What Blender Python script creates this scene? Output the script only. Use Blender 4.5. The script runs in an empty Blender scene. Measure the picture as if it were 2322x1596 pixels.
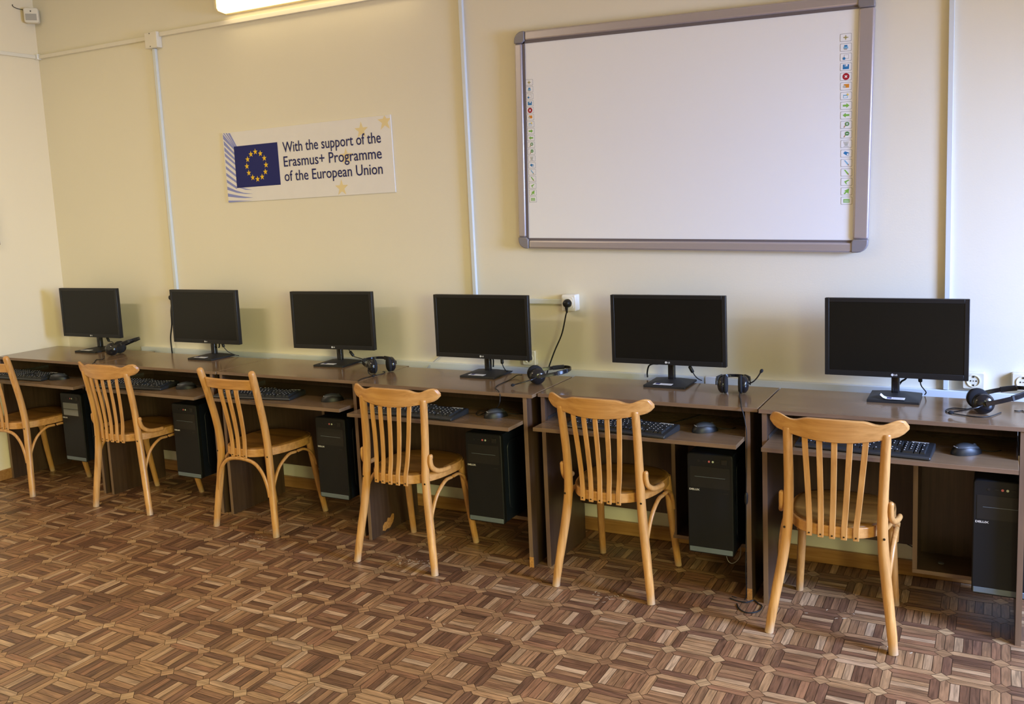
import bpy, math, random
from mathutils import Vector, Matrix, Euler

random.seed(7)
W, H = 2322, 1596
scene = bpy.context.scene
COL = scene.collection

# ------------------------------------------------------------------ camera
CAM_C = Vector((4.37907, -3.72557, 1.54991))
YAW, PITCH, ROLL = -0.482502, 0.126551, 0.042574
FPX, CX, CY = 2042.155, 1204.255, 711.731
_f = Vector((math.sin(YAW)*math.cos(PITCH), math.cos(YAW)*math.cos(PITCH), -math.sin(PITCH)))
_r0 = Vector((math.cos(YAW), -math.sin(YAW), 0)); _d0 = _f.cross(_r0)
_r = math.cos(ROLL)*_r0 + math.sin(ROLL)*_d0
_d = -math.sin(ROLL)*_r0 + math.cos(ROLL)*_d0
cam_data = bpy.data.cameras.new('camera')
cam = bpy.data.objects.new('camera', cam_data); COL.objects.link(cam)
M = Matrix((( _r.x, -_d.x, -_f.x), (_r.y, -_d.y, -_f.y), (_r.z, -_d.z, -_f.z))).to_4x4()
M.translation = CAM_C
cam.matrix_world = M
cam_data.sensor_width = 36.0
cam_data.sensor_fit = 'HORIZONTAL'
cam_data.lens = FPX/W*36.0
cam_data.shift_x = (W/2-CX)/W
cam_data.shift_y = (CY-H/2)/W
cam_data.clip_start = 0.05
scene.camera = cam

def ray(px, py):
    return _f + _r*((px-CX)/FPX) + _d*((py-CY)/FPX)
def onY(px, py, Y):
    d = ray(px, py); return CAM_C + d*((Y-CAM_C.y)/d.y)
def onZ(px, py, Z):
    d = ray(px, py); return CAM_C + d*((Z-CAM_C.z)/d.z)
def onX(px, py, X):
    d = ray(px, py); return CAM_C + d*((X-CAM_C.x)/d.x)

# ------------------------------------------------------------------ world, lights, exposure
wd = bpy.data.worlds.new('sky'); scene.world = wd; wd.use_nodes = True
bg = wd.node_tree.nodes['Background']
bg.inputs[0].default_value = (0.40, 0.68, 1.0, 1); bg.inputs[1].default_value = 0.5
scene.view_settings.view_transform = 'Standard'
scene.view_settings.look = 'None'
scene.view_settings.gamma = 1.0
scene.view_settings.use_curve_mapping = False
scene.view_settings.exposure = 0.36

XR, YF, ZC, XL = 6.30, -5.90, 3.25, -0.951          # right wall, front wall, ceiling, left wall
def area(name, loc, rot, sx, sy, power, col, spread=180):
    l = bpy.data.lights.new(name, 'AREA'); l.shape = 'RECTANGLE'; l.size = sx; l.size_y = sy
    l.energy = power; l.color = col; l.spread = math.radians(spread)
    o = bpy.data.objects.new(name, l); COL.objects.link(o); o.location = loc; o.rotation_euler = rot
    return o
# lights at the added right-wall windows: blue sky light low through the near one,
# added yellow fill at the far one, tinted to fit the wall tones
area('window_daylight', (XR+0.02, -1.05, 1.45), (0, math.radians(90-30), 0), 1.1, 0.9, 138, (0.29, 0.45, 0.88), 120)
area('window_daylight', (XR+0.02, -1.75, 1.80), (0, math.radians(90-20), 0), 1.7, 1.95, 18, (1.0, 0.72, 0.42), 150)  # extra warm fill added at the near window, stands for ambient light
area('window_daylight', (XR+0.02, -4.35, 1.60), (0, math.radians(90-42), 0), 1.25, 1.95, 185, (1.0, 0.99, 0.44), 125)
# a fluorescent ceiling lamp of the room, out of the picture
area('ceiling_lamp_light', (0.2, -2.9, ZC-0.12), (0, 0, 0), 1.2, 0.2, 36, (1.0, 0.83, 0.60))

# ------------------------------------------------------------------ materials
def new_mat(name):
    m = bpy.data.materials.new(name); m.use_nodes = True
    return m, m.node_tree, m.node_tree.nodes['Principled BSDF']
def mat(name, col, rough=0.5, spec=0.5, metal=0.0, bump=0.0, bscale=200.0, var=0.0, vscale=8.0, coat=0.0):
    m, nt, b = new_mat(name)
    b.inputs['Base Color'].default_value = (*col, 1)
    b.inputs['Roughness'].default_value = rough
    b.inputs['Specular IOR Level'].default_value = spec
    b.inputs['Metallic'].default_value = metal
    b.inputs['Coat Weight'].default_value = coat
    tc = nt.nodes.new('ShaderNodeTexCoord')
    if var > 0:
        n = nt.nodes.new('ShaderNodeTexNoise'); n.inputs['Scale'].default_value = vscale; n.inputs['Detail'].default_value = 4
        nt.links.new(tc.outputs['Object'], n.inputs['Vector'])
        r = nt.nodes.new('ShaderNodeMapRange'); r.inputs[1].default_value = 0.3; r.inputs[2].default_value = 0.7
        r.inputs[3].default_value = 1-var; r.inputs[4].default_value = 1+var
        nt.links.new(n.outputs['Fac'], r.inputs[0])
        x = nt.nodes.new('ShaderNodeVectorMath'); x.operation = 'SCALE'; x.inputs[0].default_value = col
        nt.links.new(r.outputs[0], x.inputs['Scale']); nt.links.new(x.outputs[0], b.inputs['Base Color'])
    if bump > 0:
        n = nt.nodes.new('ShaderNodeTexNoise'); n.inputs['Scale'].default_value = bscale; n.inputs['Detail'].default_value = 3
        nt.links.new(tc.outputs['Object'], n.inputs['Vector'])
        bp = nt.nodes.new('ShaderNodeBump'); bp.inputs['Strength'].default_value = bump; bp.inputs['Distance'].default_value = 0.002
        nt.links.new(n.outputs['Fac'], bp.inputs['Height']); nt.links.new(bp.outputs[0], b.inputs['Normal'])
    return m

def wood(name, dark, mid, light, axis='z', rough=0.4, freq=1.0, spec=0.5, contrast=1.0, worn=False):
    """streaked wood: noise stretched along one object axis"""
    m, nt, b = new_mat(name)
    tc = nt.nodes.new('ShaderNodeTexCoord'); mp = nt.nodes.new('ShaderNodeMapping')
    s = {'x': (3, 70, 70), 'y': (70, 3, 70), 'z': (70, 70, 3)}[axis]
    mp.inputs['Scale'].default_value = [v*freq for v in s]
    nt.links.new(tc.outputs['Object'], mp.inputs['Vector'])
    n = nt.nodes.new('ShaderNodeTexNoise'); n.inputs['Scale'].default_value = 1.0; n.inputs['Detail'].default_value = 5
    n.inputs['Roughness'].default_value = 0.6; n.inputs['Distortion'].default_value = 0.4
    nt.links.new(mp.outputs[0], n.inputs['Vector'])
    cr = nt.nodes.new('ShaderNodeValToRGB')
    k = 0.22/contrast
    cr.color_ramp.elements[0].position = 0.5-k; cr.color_ramp.elements[0].color = (*dark, 1)
    cr.color_ramp.elements[1].position = 0.5+k; cr.color_ramp.elements[1].color = (*light, 1)
    e = cr.color_ramp.elements.new(0.5); e.color = (*mid, 1)
    nt.links.new(n.outputs['Fac'], cr.inputs[0])
    out = cr.outputs[0]
    # broad blotches
    n2 = nt.nodes.new('ShaderNodeTexNoise'); n2.inputs['Scale'].default_value = 5.0; n2.inputs['Detail'].default_value = 3
    nt.links.new(tc.outputs['Object'], n2.inputs['Vector'])
    r = nt.nodes.new('ShaderNodeMapRange'); r.inputs[1].default_value = 0.3; r.inputs[2].default_value = 0.7
    r.inputs[3].default_value = 0.88; r.inputs[4].default_value = 1.1
    nt.links.new(n2.outputs['Fac'], r.inputs[0])
    x = nt.nodes.new('ShaderNodeVectorMath'); x.operation = 'SCALE'
    nt.links.new(out, x.inputs[0]); nt.links.new(r.outputs[0], x.inputs['Scale'])
    out = x.outputs[0]
    if worn:   # scuffed, greyed feet: the lacquer is worn off the last centimetres of each leg
        sp = nt.nodes.new('ShaderNodeSeparateXYZ'); nt.links.new(tc.outputs['Object'], sp.inputs[0])
        ad = nt.nodes.new('ShaderNodeMath'); ad.operation = 'MULTIPLY_ADD'; ad.inputs[1].default_value = 0.05; ad.inputs[2].default_value = 0.0
        nt.links.new(n.outputs['Fac'], ad.inputs[0])
        sb = nt.nodes.new('ShaderNodeMath'); sb.operation = 'SUBTRACT'
        nt.links.new(sp.outputs['Z'], sb.inputs[0]); nt.links.new(ad.outputs[0], sb.inputs[1])
        rr = nt.nodes.new('ShaderNodeMapRange'); rr.inputs[1].default_value = -0.03; rr.inputs[2].default_value = 0.02
        rr.inputs[3].default_value = 0.65; rr.inputs[4].default_value = 0.0
        nt.links.new(sb.outputs[0], rr.inputs[0])
        mx = nt.nodes.new('ShaderNodeMix'); mx.data_type = 'RGBA'
        nt.links.new(rr.outputs[0], mx.inputs[0]); nt.links.new(out, mx.inputs[6]); mx.inputs[7].default_value = (0.42, 0.34, 0.25, 1)
        out = mx.outputs[2]
    nt.links.new(out, b.inputs['Base Color'])
    b.inputs['Roughness'].default_value = rough; b.inputs['Specular IOR Level'].default_value = spec
    return m

MT = {}
WALLC = (0.80, 0.745, 0.60)
MT['wall'] = mat('wall_paint', WALLC, 0.75, 0.25, bump=0.12, bscale=140, var=0.012, vscale=1.5)
MT['wall_warm'] = mat('warm_wall_paint', (0.85, 0.745, 0.545), 0.75, 0.25, bump=0.12, bscale=140, var=0.012, vscale=1.5)  # back wall's paint with the warm light on the left wall tinted in
MT['wall_dim'] = mat('dark_wall_paint', (0.30, 0.27, 0.22), 0.75, 0.25)  # unseen front wall set dark to cut light bounced under the desks
MT['ceiling'] = mat('ceiling_paint', (0.82, 0.80, 0.74), 0.8, 0.2)
BD, BM, BL_ = (0.40, 0.185, 0.050), (0.53, 0.262, 0.080), (0.62, 0.335, 0.115)
MT['beech_z'] = wood('beech_lacquer', BD, BM, BL_, 'z', 0.36, worn=True)
MT['beech_s'] = wood('beech_slat', BD, BM, BL_, 'z', 0.38)
MT['beech_x'] = wood('beech_bent', BD, BM, BL_, 'x', 0.34, freq=0.8)
MT['seat'] = wood('worn_seat_ply', (0.11, 0.046, 0.008), (0.21, 0.092, 0.016), (0.31, 0.145, 0.028), 'x', 0.42, freq=0.35, contrast=0.8, spec=0.35)
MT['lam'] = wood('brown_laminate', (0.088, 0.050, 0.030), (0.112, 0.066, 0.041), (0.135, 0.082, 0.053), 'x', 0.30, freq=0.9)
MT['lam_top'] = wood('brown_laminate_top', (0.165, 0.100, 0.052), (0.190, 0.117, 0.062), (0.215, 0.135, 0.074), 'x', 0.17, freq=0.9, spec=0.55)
MT['lam_z'] = wood('brown_laminate_upright', (0.052, 0.028, 0.017), (0.068, 0.038, 0.023), (0.086, 0.050, 0.031), 'z', 0.38, freq=0.9)  # laminate darkened to put the shade under the desks into its colour
MT['edge'] = wood('edge_band', (0.15, 0.090, 0.055), (0.185, 0.115, 0.073), (0.22, 0.14, 0.092), 'z', 0.42, freq=0.7)
MT['edge_x'] = wood('edge_band_long', (0.15, 0.090, 0.055), (0.185, 0.115, 0.073), (0.22, 0.14, 0.092), 'x', 0.42, freq=0.7)
MT['chip'] = mat('bare_chipboard', (0.47, 0.22, 0.06), 0.8, 0.2, var=0.25, vscale=120)
MT['skirting'] = wood('skirting_wood', (0.30, 0.13, 0.035), (0.40, 0.19, 0.055), (0.48, 0.25, 0.08), 'x', 0.4)
MT['pvc'] = mat('white_pvc', (0.68, 0.72, 0.73), 0.4, 0.5)
MT['pvc_cream'] = mat('painted_pvc', (0.79, 0.74, 0.62), 0.5, 0.4)
MT['cream'] = mat('cream_plastic', (0.80, 0.75, 0.58), 0.35, 0.5)
MT['white_plastic'] = mat('white_plastic', (0.86, 0.85, 0.80), 0.3, 0.5)
MT['black'] = mat('black_plastic', (0.010, 0.010, 0.011), 0.42, 0.35, bump=0.05, bscale=900)
MT['black_gloss'] = mat('glossy_black_plastic', (0.010, 0.010, 0.012), 0.16, 0.5)
MT['black_matte'] = mat('matte_black_plastic', (0.018, 0.018, 0.019), 0.55, 0.4)
MT['foam'] = mat('black_foam', (0.022, 0.022, 0.024), 0.95, 0.15, bump=0.4, bscale=1200)
MT['screen'] = mat('dark_screen', (0.005, 0.005, 0.0045), 0.36, 0.25)
MT['cable'] = mat('cable_rubber', (0.010, 0.010, 0.010), 0.5, 0.4)
MT['cable_grey'] = mat('grey_cable', (0.42, 0.42, 0.42), 0.5, 0.4)
MT['navy'] = mat('dark_navy_steel', (0.010, 0.015, 0.030), 0.42, 0.5)
MT['bezel'] = mat('tower_front_plastic', (0.0085, 0.0095, 0.012), 0.5, 0.3, bump=0.06, bscale=700)  # set darker as well, for the shade under the desks
MT['bay'] = mat('drive_bay_plastic', (0.013, 0.013, 0.014), 0.5, 0.4)
MT['bay_grey'] = mat('grey_bay_cover', (0.20, 0.205, 0.215), 0.5, 0.4)
MT['foot_grey'] = mat('grey_trim_plastic', (0.13, 0.165, 0.20), 0.35, 0.5)
MT['mouse_top'] = mat('grey_mouse_plastic', (0.045, 0.050, 0.056), 0.4, 0.5)
MT['key'] = mat('key_plastic', (0.020, 0.021, 0.022), 0.4, 0.5)
MT['legend'] = mat('white_print', (0.72, 0.72, 0.72), 0.5, 0.3)
MT['silver'] = mat('silver_print', (0.62, 0.62, 0.62), 0.4, 0.5)
MT['screw'] = mat('dark_screw', (0.05, 0.035, 0.02), 0.45, 0.5, metal=0.6)
MT['steel'] = mat('steel', (0.5, 0.5, 0.5), 0.35, 0.5, metal=1.0)
MT['brass_dark'] = mat('dark_contact', (0.03, 0.025, 0.02), 0.5, 0.5)
MT['pink'] = mat('pink_jack', (0.62, 0.16, 0.18), 0.45)
MT['green_jack'] = mat('pale_jack', (0.58, 0.66, 0.55), 0.45)
MT['frame'] = mat('brushed_aluminium', (0.50, 0.455, 0.475), 0.36, 0.5, metal=0.55)
MT['frame_dark'] = mat('dark_inner_lip', (0.15, 0.125, 0.125), 0.5, 0.4)
MT['corner'] = mat('grey_corner_cap', (0.235, 0.215, 0.22), 0.4, 0.5)
MT['board'] = mat('board_surface', (0.88, 0.88, 0.875), 0.30, 0.4)
MT['poster'] = mat('poster_board', (0.80, 0.775, 0.755), 0.55, 0.3, var=0.015, vscale=12)
MT['eu_blue'] = mat('flag_blue', (0.004, 0.010, 0.135), 0.5, 0.3)
MT['ink_blue'] = mat('navy_ink', (0.008, 0.012, 0.115), 0.5, 0.3)
MT['ray_blue'] = mat('pale_blue_print', (0.27, 0.30, 0.62), 0.55, 0.3)
MT['star'] = mat('yellow_print', (0.86, 0.55, 0.02), 0.5, 0.3)
MT['star_pale'] = mat('pale_yellow_print', (0.80, 0.66, 0.36), 0.55, 0.3)
MT['paper'] = mat('white_paper', (0.84, 0.84, 0.84), 0.6, 0.2)
MT['paper_text'] = mat('pale_text_print', (0.45, 0.48, 0.58), 0.6, 0.2)
for n_, c_ in dict(i_grey=(0.36, 0.36, 0.36), i_green=(0.22, 0.50, 0.08), i_dgreen=(0.10, 0.28, 0.08), i_blue=(0.03, 0.20, 0.46), i_lblue=(0.22, 0.48, 0.70),
                   i_red=(0.40, 0.015, 0.025), i_orange=(0.72, 0.28, 0.03), i_olive=(0.38, 0.33, 0.12), i_white=(0.86, 0.86, 0.86), i_tan=(0.42, 0.25, 0.12), i_hand=(0.50, 0.52, 0.48), i_yell=(0.85, 0.62, 0.12)).items():
    MT[n_] = mat('icon_print'+n_[1:], c_, 0.5, 0.3)
MT['sensor_window'] = mat('grey_lens', (0.42, 0.40, 0.36), 0.35, 0.4)
MT['dark_brown'] = mat('dark_brown_wood', (0.16, 0.06, 0.02), 0.4, 0.4)
MT['glassy'], _nt, _b = new_mat('window_glass')
_nt.nodes.remove(_b)
_o = _nt.nodes['Material Output']; _mx = _nt.nodes.new('ShaderNodeMixShader'); _t = _nt.nodes.new('ShaderNodeBsdfTransparent'); _g = _nt.nodes.new('ShaderNodeBsdfGlossy')
_g.inputs['Roughness'].default_value = 0.02; _mx.inputs[0].default_value = 0.05
_nt.links.new(_t.outputs[0], _mx.inputs[1]); _nt.links.new(_g.outputs[0], _mx.inputs[2]); _nt.links.new(_mx.outputs[0], _o.inputs[0])
def emit(name, col, strength):
    m, nt, b = new_mat(name)
    b.inputs['Base Color'].default_value = (0.9, 0.85, 0.7, 1)
    b.inputs['Emission Color'].default_value = (*col, 1); b.inputs['Emission Strength'].default_value = strength
    b.inputs['Roughness'].default_value = 0.4
    return m
MT['lamp_glow'] = emit('lit_diffuser', (1.0, 0.80, 0.46), 3.6)
MT['lamp_body'] = mat('cream_lamp_body', (0.82, 0.70, 0.42), 0.45, 0.4)

# floor: printed parquet-pattern sheet
def floor_mat():
    m, nt, b = new_mat('parquet_print')
    at = nt.nodes.new('ShaderNodeVertexColor'); at.layer_name = 'tone'
    uv = nt.nodes.new('ShaderNodeUVMap'); uv.uv_map = 'grain'
    mp = nt.nodes.new('ShaderNodeMapping'); mp.inputs['Scale'].default_value = (9, 95, 1)
    nt.links.new(uv.outputs[0], mp.inputs['Vector'])
    n = nt.nodes.new('ShaderNodeTexNoise'); n.inputs['Scale'].default_value = 1.0; n.inputs['Detail'].default_value = 4; n.inputs['Distortion'].default_value = 0.9
    nt.links.new(mp.outputs[0], n.inputs['Vector'])
    r = nt.nodes.new('ShaderNodeMapRange'); r.inputs[1].default_value = 0.32; r.inputs[2].default_value = 0.68; r.inputs[3].default_value = 0.58; r.inputs[4].default_value = 1.38
    nt.links.new(n.outputs['Fac'], r.inputs[0])
    tc = nt.nodes.new('ShaderNodeTexCoord')
    n2 = nt.nodes.new('ShaderNodeTexNoise'); n2.inputs['Scale'].default_value = 1.6; n2.inputs['Detail'].default_value = 5
    nt.links.new(tc.outputs['Object'], n2.inputs['Vector'])
    r2 = nt.nodes.new('ShaderNodeMapRange'); r2.inputs[1].default_value = 0.3; r2.inputs[2].default_value = 0.7; r2.inputs[3].default_value = 0.9; r2.inputs[4].default_value = 1.1
    nt.links.new(n2.outputs['Fac'], r2.inputs[0])
    mu = nt.nodes.new('ShaderNodeMath'); mu.operation = 'MULTIPLY'
    nt.links.new(r.outputs[0], mu.inputs[0]); nt.links.new(r2.outputs[0], mu.inputs[1])
    x = nt.nodes.new('ShaderNodeVectorMath'); x.operation = 'SCALE'
    nt.links.new(at.outputs['Color'], x.inputs[0]); nt.links.new(mu.outputs[0], x.inputs['Scale'])
    nt.links.new(x.outputs[0], b.inputs['Base Color'])
    r3 = nt.nodes.new('ShaderNodeMapRange'); r3.inputs[1].default_value = 0.3; r3.inputs[2].default_value = 0.7; r3.inputs[3].default_value = 0.30; r3.inputs[4].default_value = 0.46
    nt.links.new(n2.outputs['Fac'], r3.inputs[0]); nt.links.new(r3.outputs[0], b.inputs['Roughness'])
    b.inputs['Specular IOR Level'].default_value = 0.45
    return m
MT['floor'] = floor_mat()
MT['joint'] = mat('parquet_joint_print', (0.062, 0.032, 0.016), 0.5, 0.3)
MT['wear'] = mat('worn_spot', (0.55, 0.42, 0.27), 0.7, 0.2, var=0.2, vscale=90)

# ------------------------------------------------------------------ mesh helpers
WARP = None      # small sideways set of an old chair's frame while it is built
class MB:
    def __init__(s): s.v = []; s.f = []; s.m = []
    def add(s, vs, fs, m=0, T=None):
        b = len(s.v)
        s.v += [(T @ Vector(p)) if T is not None else Vector(p) for p in vs]
        s.f += [[i+b for i in f] for f in fs]; s.m += [m]*len(fs)
        return s
    def box(s, x0, x1, y0, y1, z0, z1, m=0, T=None):
        v = [(x0,y0,z0),(x1,y0,z0),(x1,y1,z0),(x0,y1,z0),(x0,y0,z1),(x1,y0,z1),(x1,y1,z1),(x0,y1,z1)]
        return s.add(v, [(0,3,2,1),(4,5,6,7),(0,1,5,4),(1,2,6,5),(2,3,7,6),(3,0,4,7)], m, T)
    def prism(s, pts, lo, hi, axis='z', m=0, T=None):
        """closed 2-D outline extruded; axis z: pts=(x,y); axis y: pts=(x,z); axis x: pts=(y,z)"""
        n = len(pts)
        def P(p, h): return {'z': (p[0], p[1], h), 'y': (p[0], h, p[1]), 'x': (h, p[0], p[1])}[axis]
        ar = sum(pts[i][0]*pts[(i+1) % n][1]-pts[(i+1) % n][0]*pts[i][1] for i in range(n))
        if (ar < 0) != (axis == 'y'): pts = pts[::-1]
        if lo > hi: lo, hi = hi, lo
        v = [P(p, lo) for p in pts]+[P(p, hi) for p in pts]
        f = [list(range(n))[::-1], list(range(n, 2*n))]+[(i, (i+1) % n, n+(i+1) % n, n+i) for i in range(n)]
        return s.add(v, f, m, T)
    def tube(s, path, r, n=10, m=0, T=None, squash=None, up=None, round_end=False):
        path = [Vector(p) for p in path]; k = len(path)
        rs = list(r) if isinstance(r, (list, tuple)) else [r]*k
        if round_end:
            for e in (0, 1):
                a, b = (path[0], path[1]) if e == 0 else (path[-1], path[-2])
                t = (a-b).normalized(); rr = rs[0] if e == 0 else rs[-1]
                ex = [(a+t*rr*.45, rr*.85), (a+t*rr*.75, rr*.5)]
                if e == 0: path = [ex[1][0], ex[0][0]]+path; rs = [ex[1][1], ex[0][1]]+rs
                else: path = path+[ex[0][0], ex[1][0]]; rs = rs+[ex[0][1], ex[1][1]]
            k = len(path)
        v = []; N = None
        for i, p in enumerate(path):
            t = (path[min(i+1, k-1)]-path[max(i-1, 0)]).normalized()
            if N is None:
                u = Vector(up) if up else (Vector((0, 0, 1)) if abs(t.z) < .9 else Vector((1, 0, 0)))
                N = (u-t*u.dot(t)).normalized()
            else:
                u = Vector(up) if up else N
                N2 = u-t*u.dot(t)
                N = N2.normalized() if N2.length > 1e-6 else N
            B = t.cross(N)
            a, b = (squash if squash else (1, 1))
            for j in range(n):
                an = 2*math.pi*j/n
                v.append(p+(N*math.cos(an)*a+B*math.sin(an)*b)*rs[i])
        f = [(i*n+j, i*n+(j+1) % n, (i+1)*n+(j+1) % n, (i+1)*n+j) for i in range(k-1) for j in range(n)]
        f += [list(range(n))[::-1], list(range((k-1)*n, k*n))]
        return s.add(v, f, m, T)
    def rect_sweep(s, path, w, h, up, m=0, T=None):
        """rectangular section w (sideways) x h (along up) swept along path"""
        path = [Vector(p) for p in path]; k = len(path); v = []
        for i, p in enumerate(path):
            t = (path[min(i+1, k-1)]-path[max(i-1, 0)]).normalized()
            u = Vector(up[i] if isinstance(up, list) else up); u = (u-t*u.dot(t)).normalized(); sd = t.cross(u)
            ww = w[i] if isinstance(w, (list, tuple)) else w; hh = h[i] if isinstance(h, (list, tuple)) else h
            for a, b in ((-1,-1), (1,-1), (1,1), (-1,1)): v.append(p+sd*(a*ww/2)+u*(b*hh/2))
        f = [(i*4+j, i*4+(j+1) % 4, (i+1)*4+(j+1) % 4, (i+1)*4+j) for i in range(k-1) for j in range(4)]
        f += [(3,2,1,0), tuple(range((k-1)*4, k*4))]
        return s.add(v, f, m, T)
    def lathe(s, prof, n=24, m=0, T=None):
        """profile of (radius, height) about z; closed by caps"""
        v = []; k = len(prof)
        for r, z in prof:
            for j in range(n):
                a = 2*math.pi*j/n; v.append((max(r, 1e-5)*math.cos(a), max(r, 1e-5)*math.sin(a), z))
        f = [(i*n+j, i*n+(j+1) % n, (i+1)*n+(j+1) % n, (i+1)*n+j) for i in range(k-1) for j in range(n)]
        f += [list(range(n))[::-1], list(range((k-1)*n, k*n))]
        return s.add(v, f, m, T)
    def mesh(s, name, mats):
        me = bpy.data.meshes.new(name)
        if WARP: s.v = [Vector(WARP(p)) for p in s.v]
        me.from_pydata([tuple(p) for p in s.v], [], s.f)
        for a in mats: me.materials.append(MT[a] if isinstance(a, str) else a)
        me.polygons.foreach_set('material_index', s.m)
        me.update()
        return me
    def build(s, name, mats, parent=None, smooth=None, bevel=0, loc=None, seg=2):
        if isinstance(mats, str): mats = [mats]
        me = s.mesh(name, mats)
        o = bpy.data.objects.new(name, me); COL.objects.link(o)
        if parent: o.parent = parent
        if loc: o.location = loc
        if smooth:
            me.shade_smooth(); me.set_sharp_from_angle(angle=math.radians(smooth))
        if bevel:
            md = o.modifiers.new('bevel', 'BEVEL'); md.width = bevel; md.segments = seg; md.limit_method = 'ANGLE'; md.angle_limit = math.radians(40)
            if not smooth: me.shade_smooth(); me.set_sharp_from_angle(angle=math.radians(35))
        return o

def empty(name, loc=(0,0,0), rz=0.0):
    o = bpy.data.objects.new(name, None); COL.objects.link(o); o.location = loc; o.rotation_euler = (0, 0, rz)
    o.empty_display_size = 0.1
    return o
def tag(o, label=None, cat=None, group=None, kind=None):
    if label: o['label'] = label
    if cat: o['category'] = cat
    if group: o['group'] = group
    if kind: o['kind'] = kind
    return o
def copy_tree(o, parent=None):
    c = o.copy(); COL.objects.link(c)
    if parent: c.parent = parent
    for ch in list(o.children): copy_tree(ch, c)
    return c
def Rz(a): return Matrix.Rotation(a, 4, 'Z')
def smoothpath(pts, sub=6):
    pts = [Vector(p) for p in pts]; out = []
    P = [pts[0]*2-pts[1]]+pts+[pts[-1]*2-pts[-2]]
    for i in range(1, len(P)-2):
        for k in range(sub):
            t = k/sub
            out.append(0.5*((2*P[i])+(P[i+1]-P[i-1])*t+(2*P[i-1]-5*P[i]+4*P[i+1]-P[i+2])*t*t+(3*P[i]-P[i-1]-3*P[i+1]+P[i+2])*t**3))
    return out+[pts[-1]]
def roundrect(x0, x1, z0, z1, r, n=4):
    out = []
    for cx, cz, a0 in ((x1-r, z1-r, 0), (x0+r, z1-r, 90), (x0+r, z0+r, 180), (x1-r, z0+r, 270)):
        for i in range(n+1):
            a = math.radians(a0+90*i/n); out.append((cx+r*math.cos(a), cz+r*math.sin(a)))
    return out
def star(cx, cy, r, rot=90, ratio=0.40, sx=1.0):
    return [(cx+sx*(r if i % 2 == 0 else r*ratio)*math.cos(math.radians(rot+36*i)), cy+(r if i % 2 == 0 else r*ratio)*math.sin(math.radians(rot+36*i))) for i in range(10)]
def text_shape(body, size=1.0, bold=0.0):
    """outline text as flat vertices/faces in x,y (built-in font)"""
    cu = bpy.data.curves.new('t', 'FONT'); cu.body = body; cu.size = size; cu.offset = bold; cu.resolution_u = 3
    o = bpy.data.objects.new('t', cu); COL.objects.link(o)
    dg = bpy.context.evaluated_depsgraph_get()
    me = bpy.data.meshes.new_from_object(o.evaluated_get(dg))
    v = [tuple(p.co) for p in me.vertices]; f = [list(p.vertices) for p in me.polygons]
    bpy.data.objects.remove(o); bpy.data.curves.remove(cu); bpy.data.meshes.remove(me)
    return v, f

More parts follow.
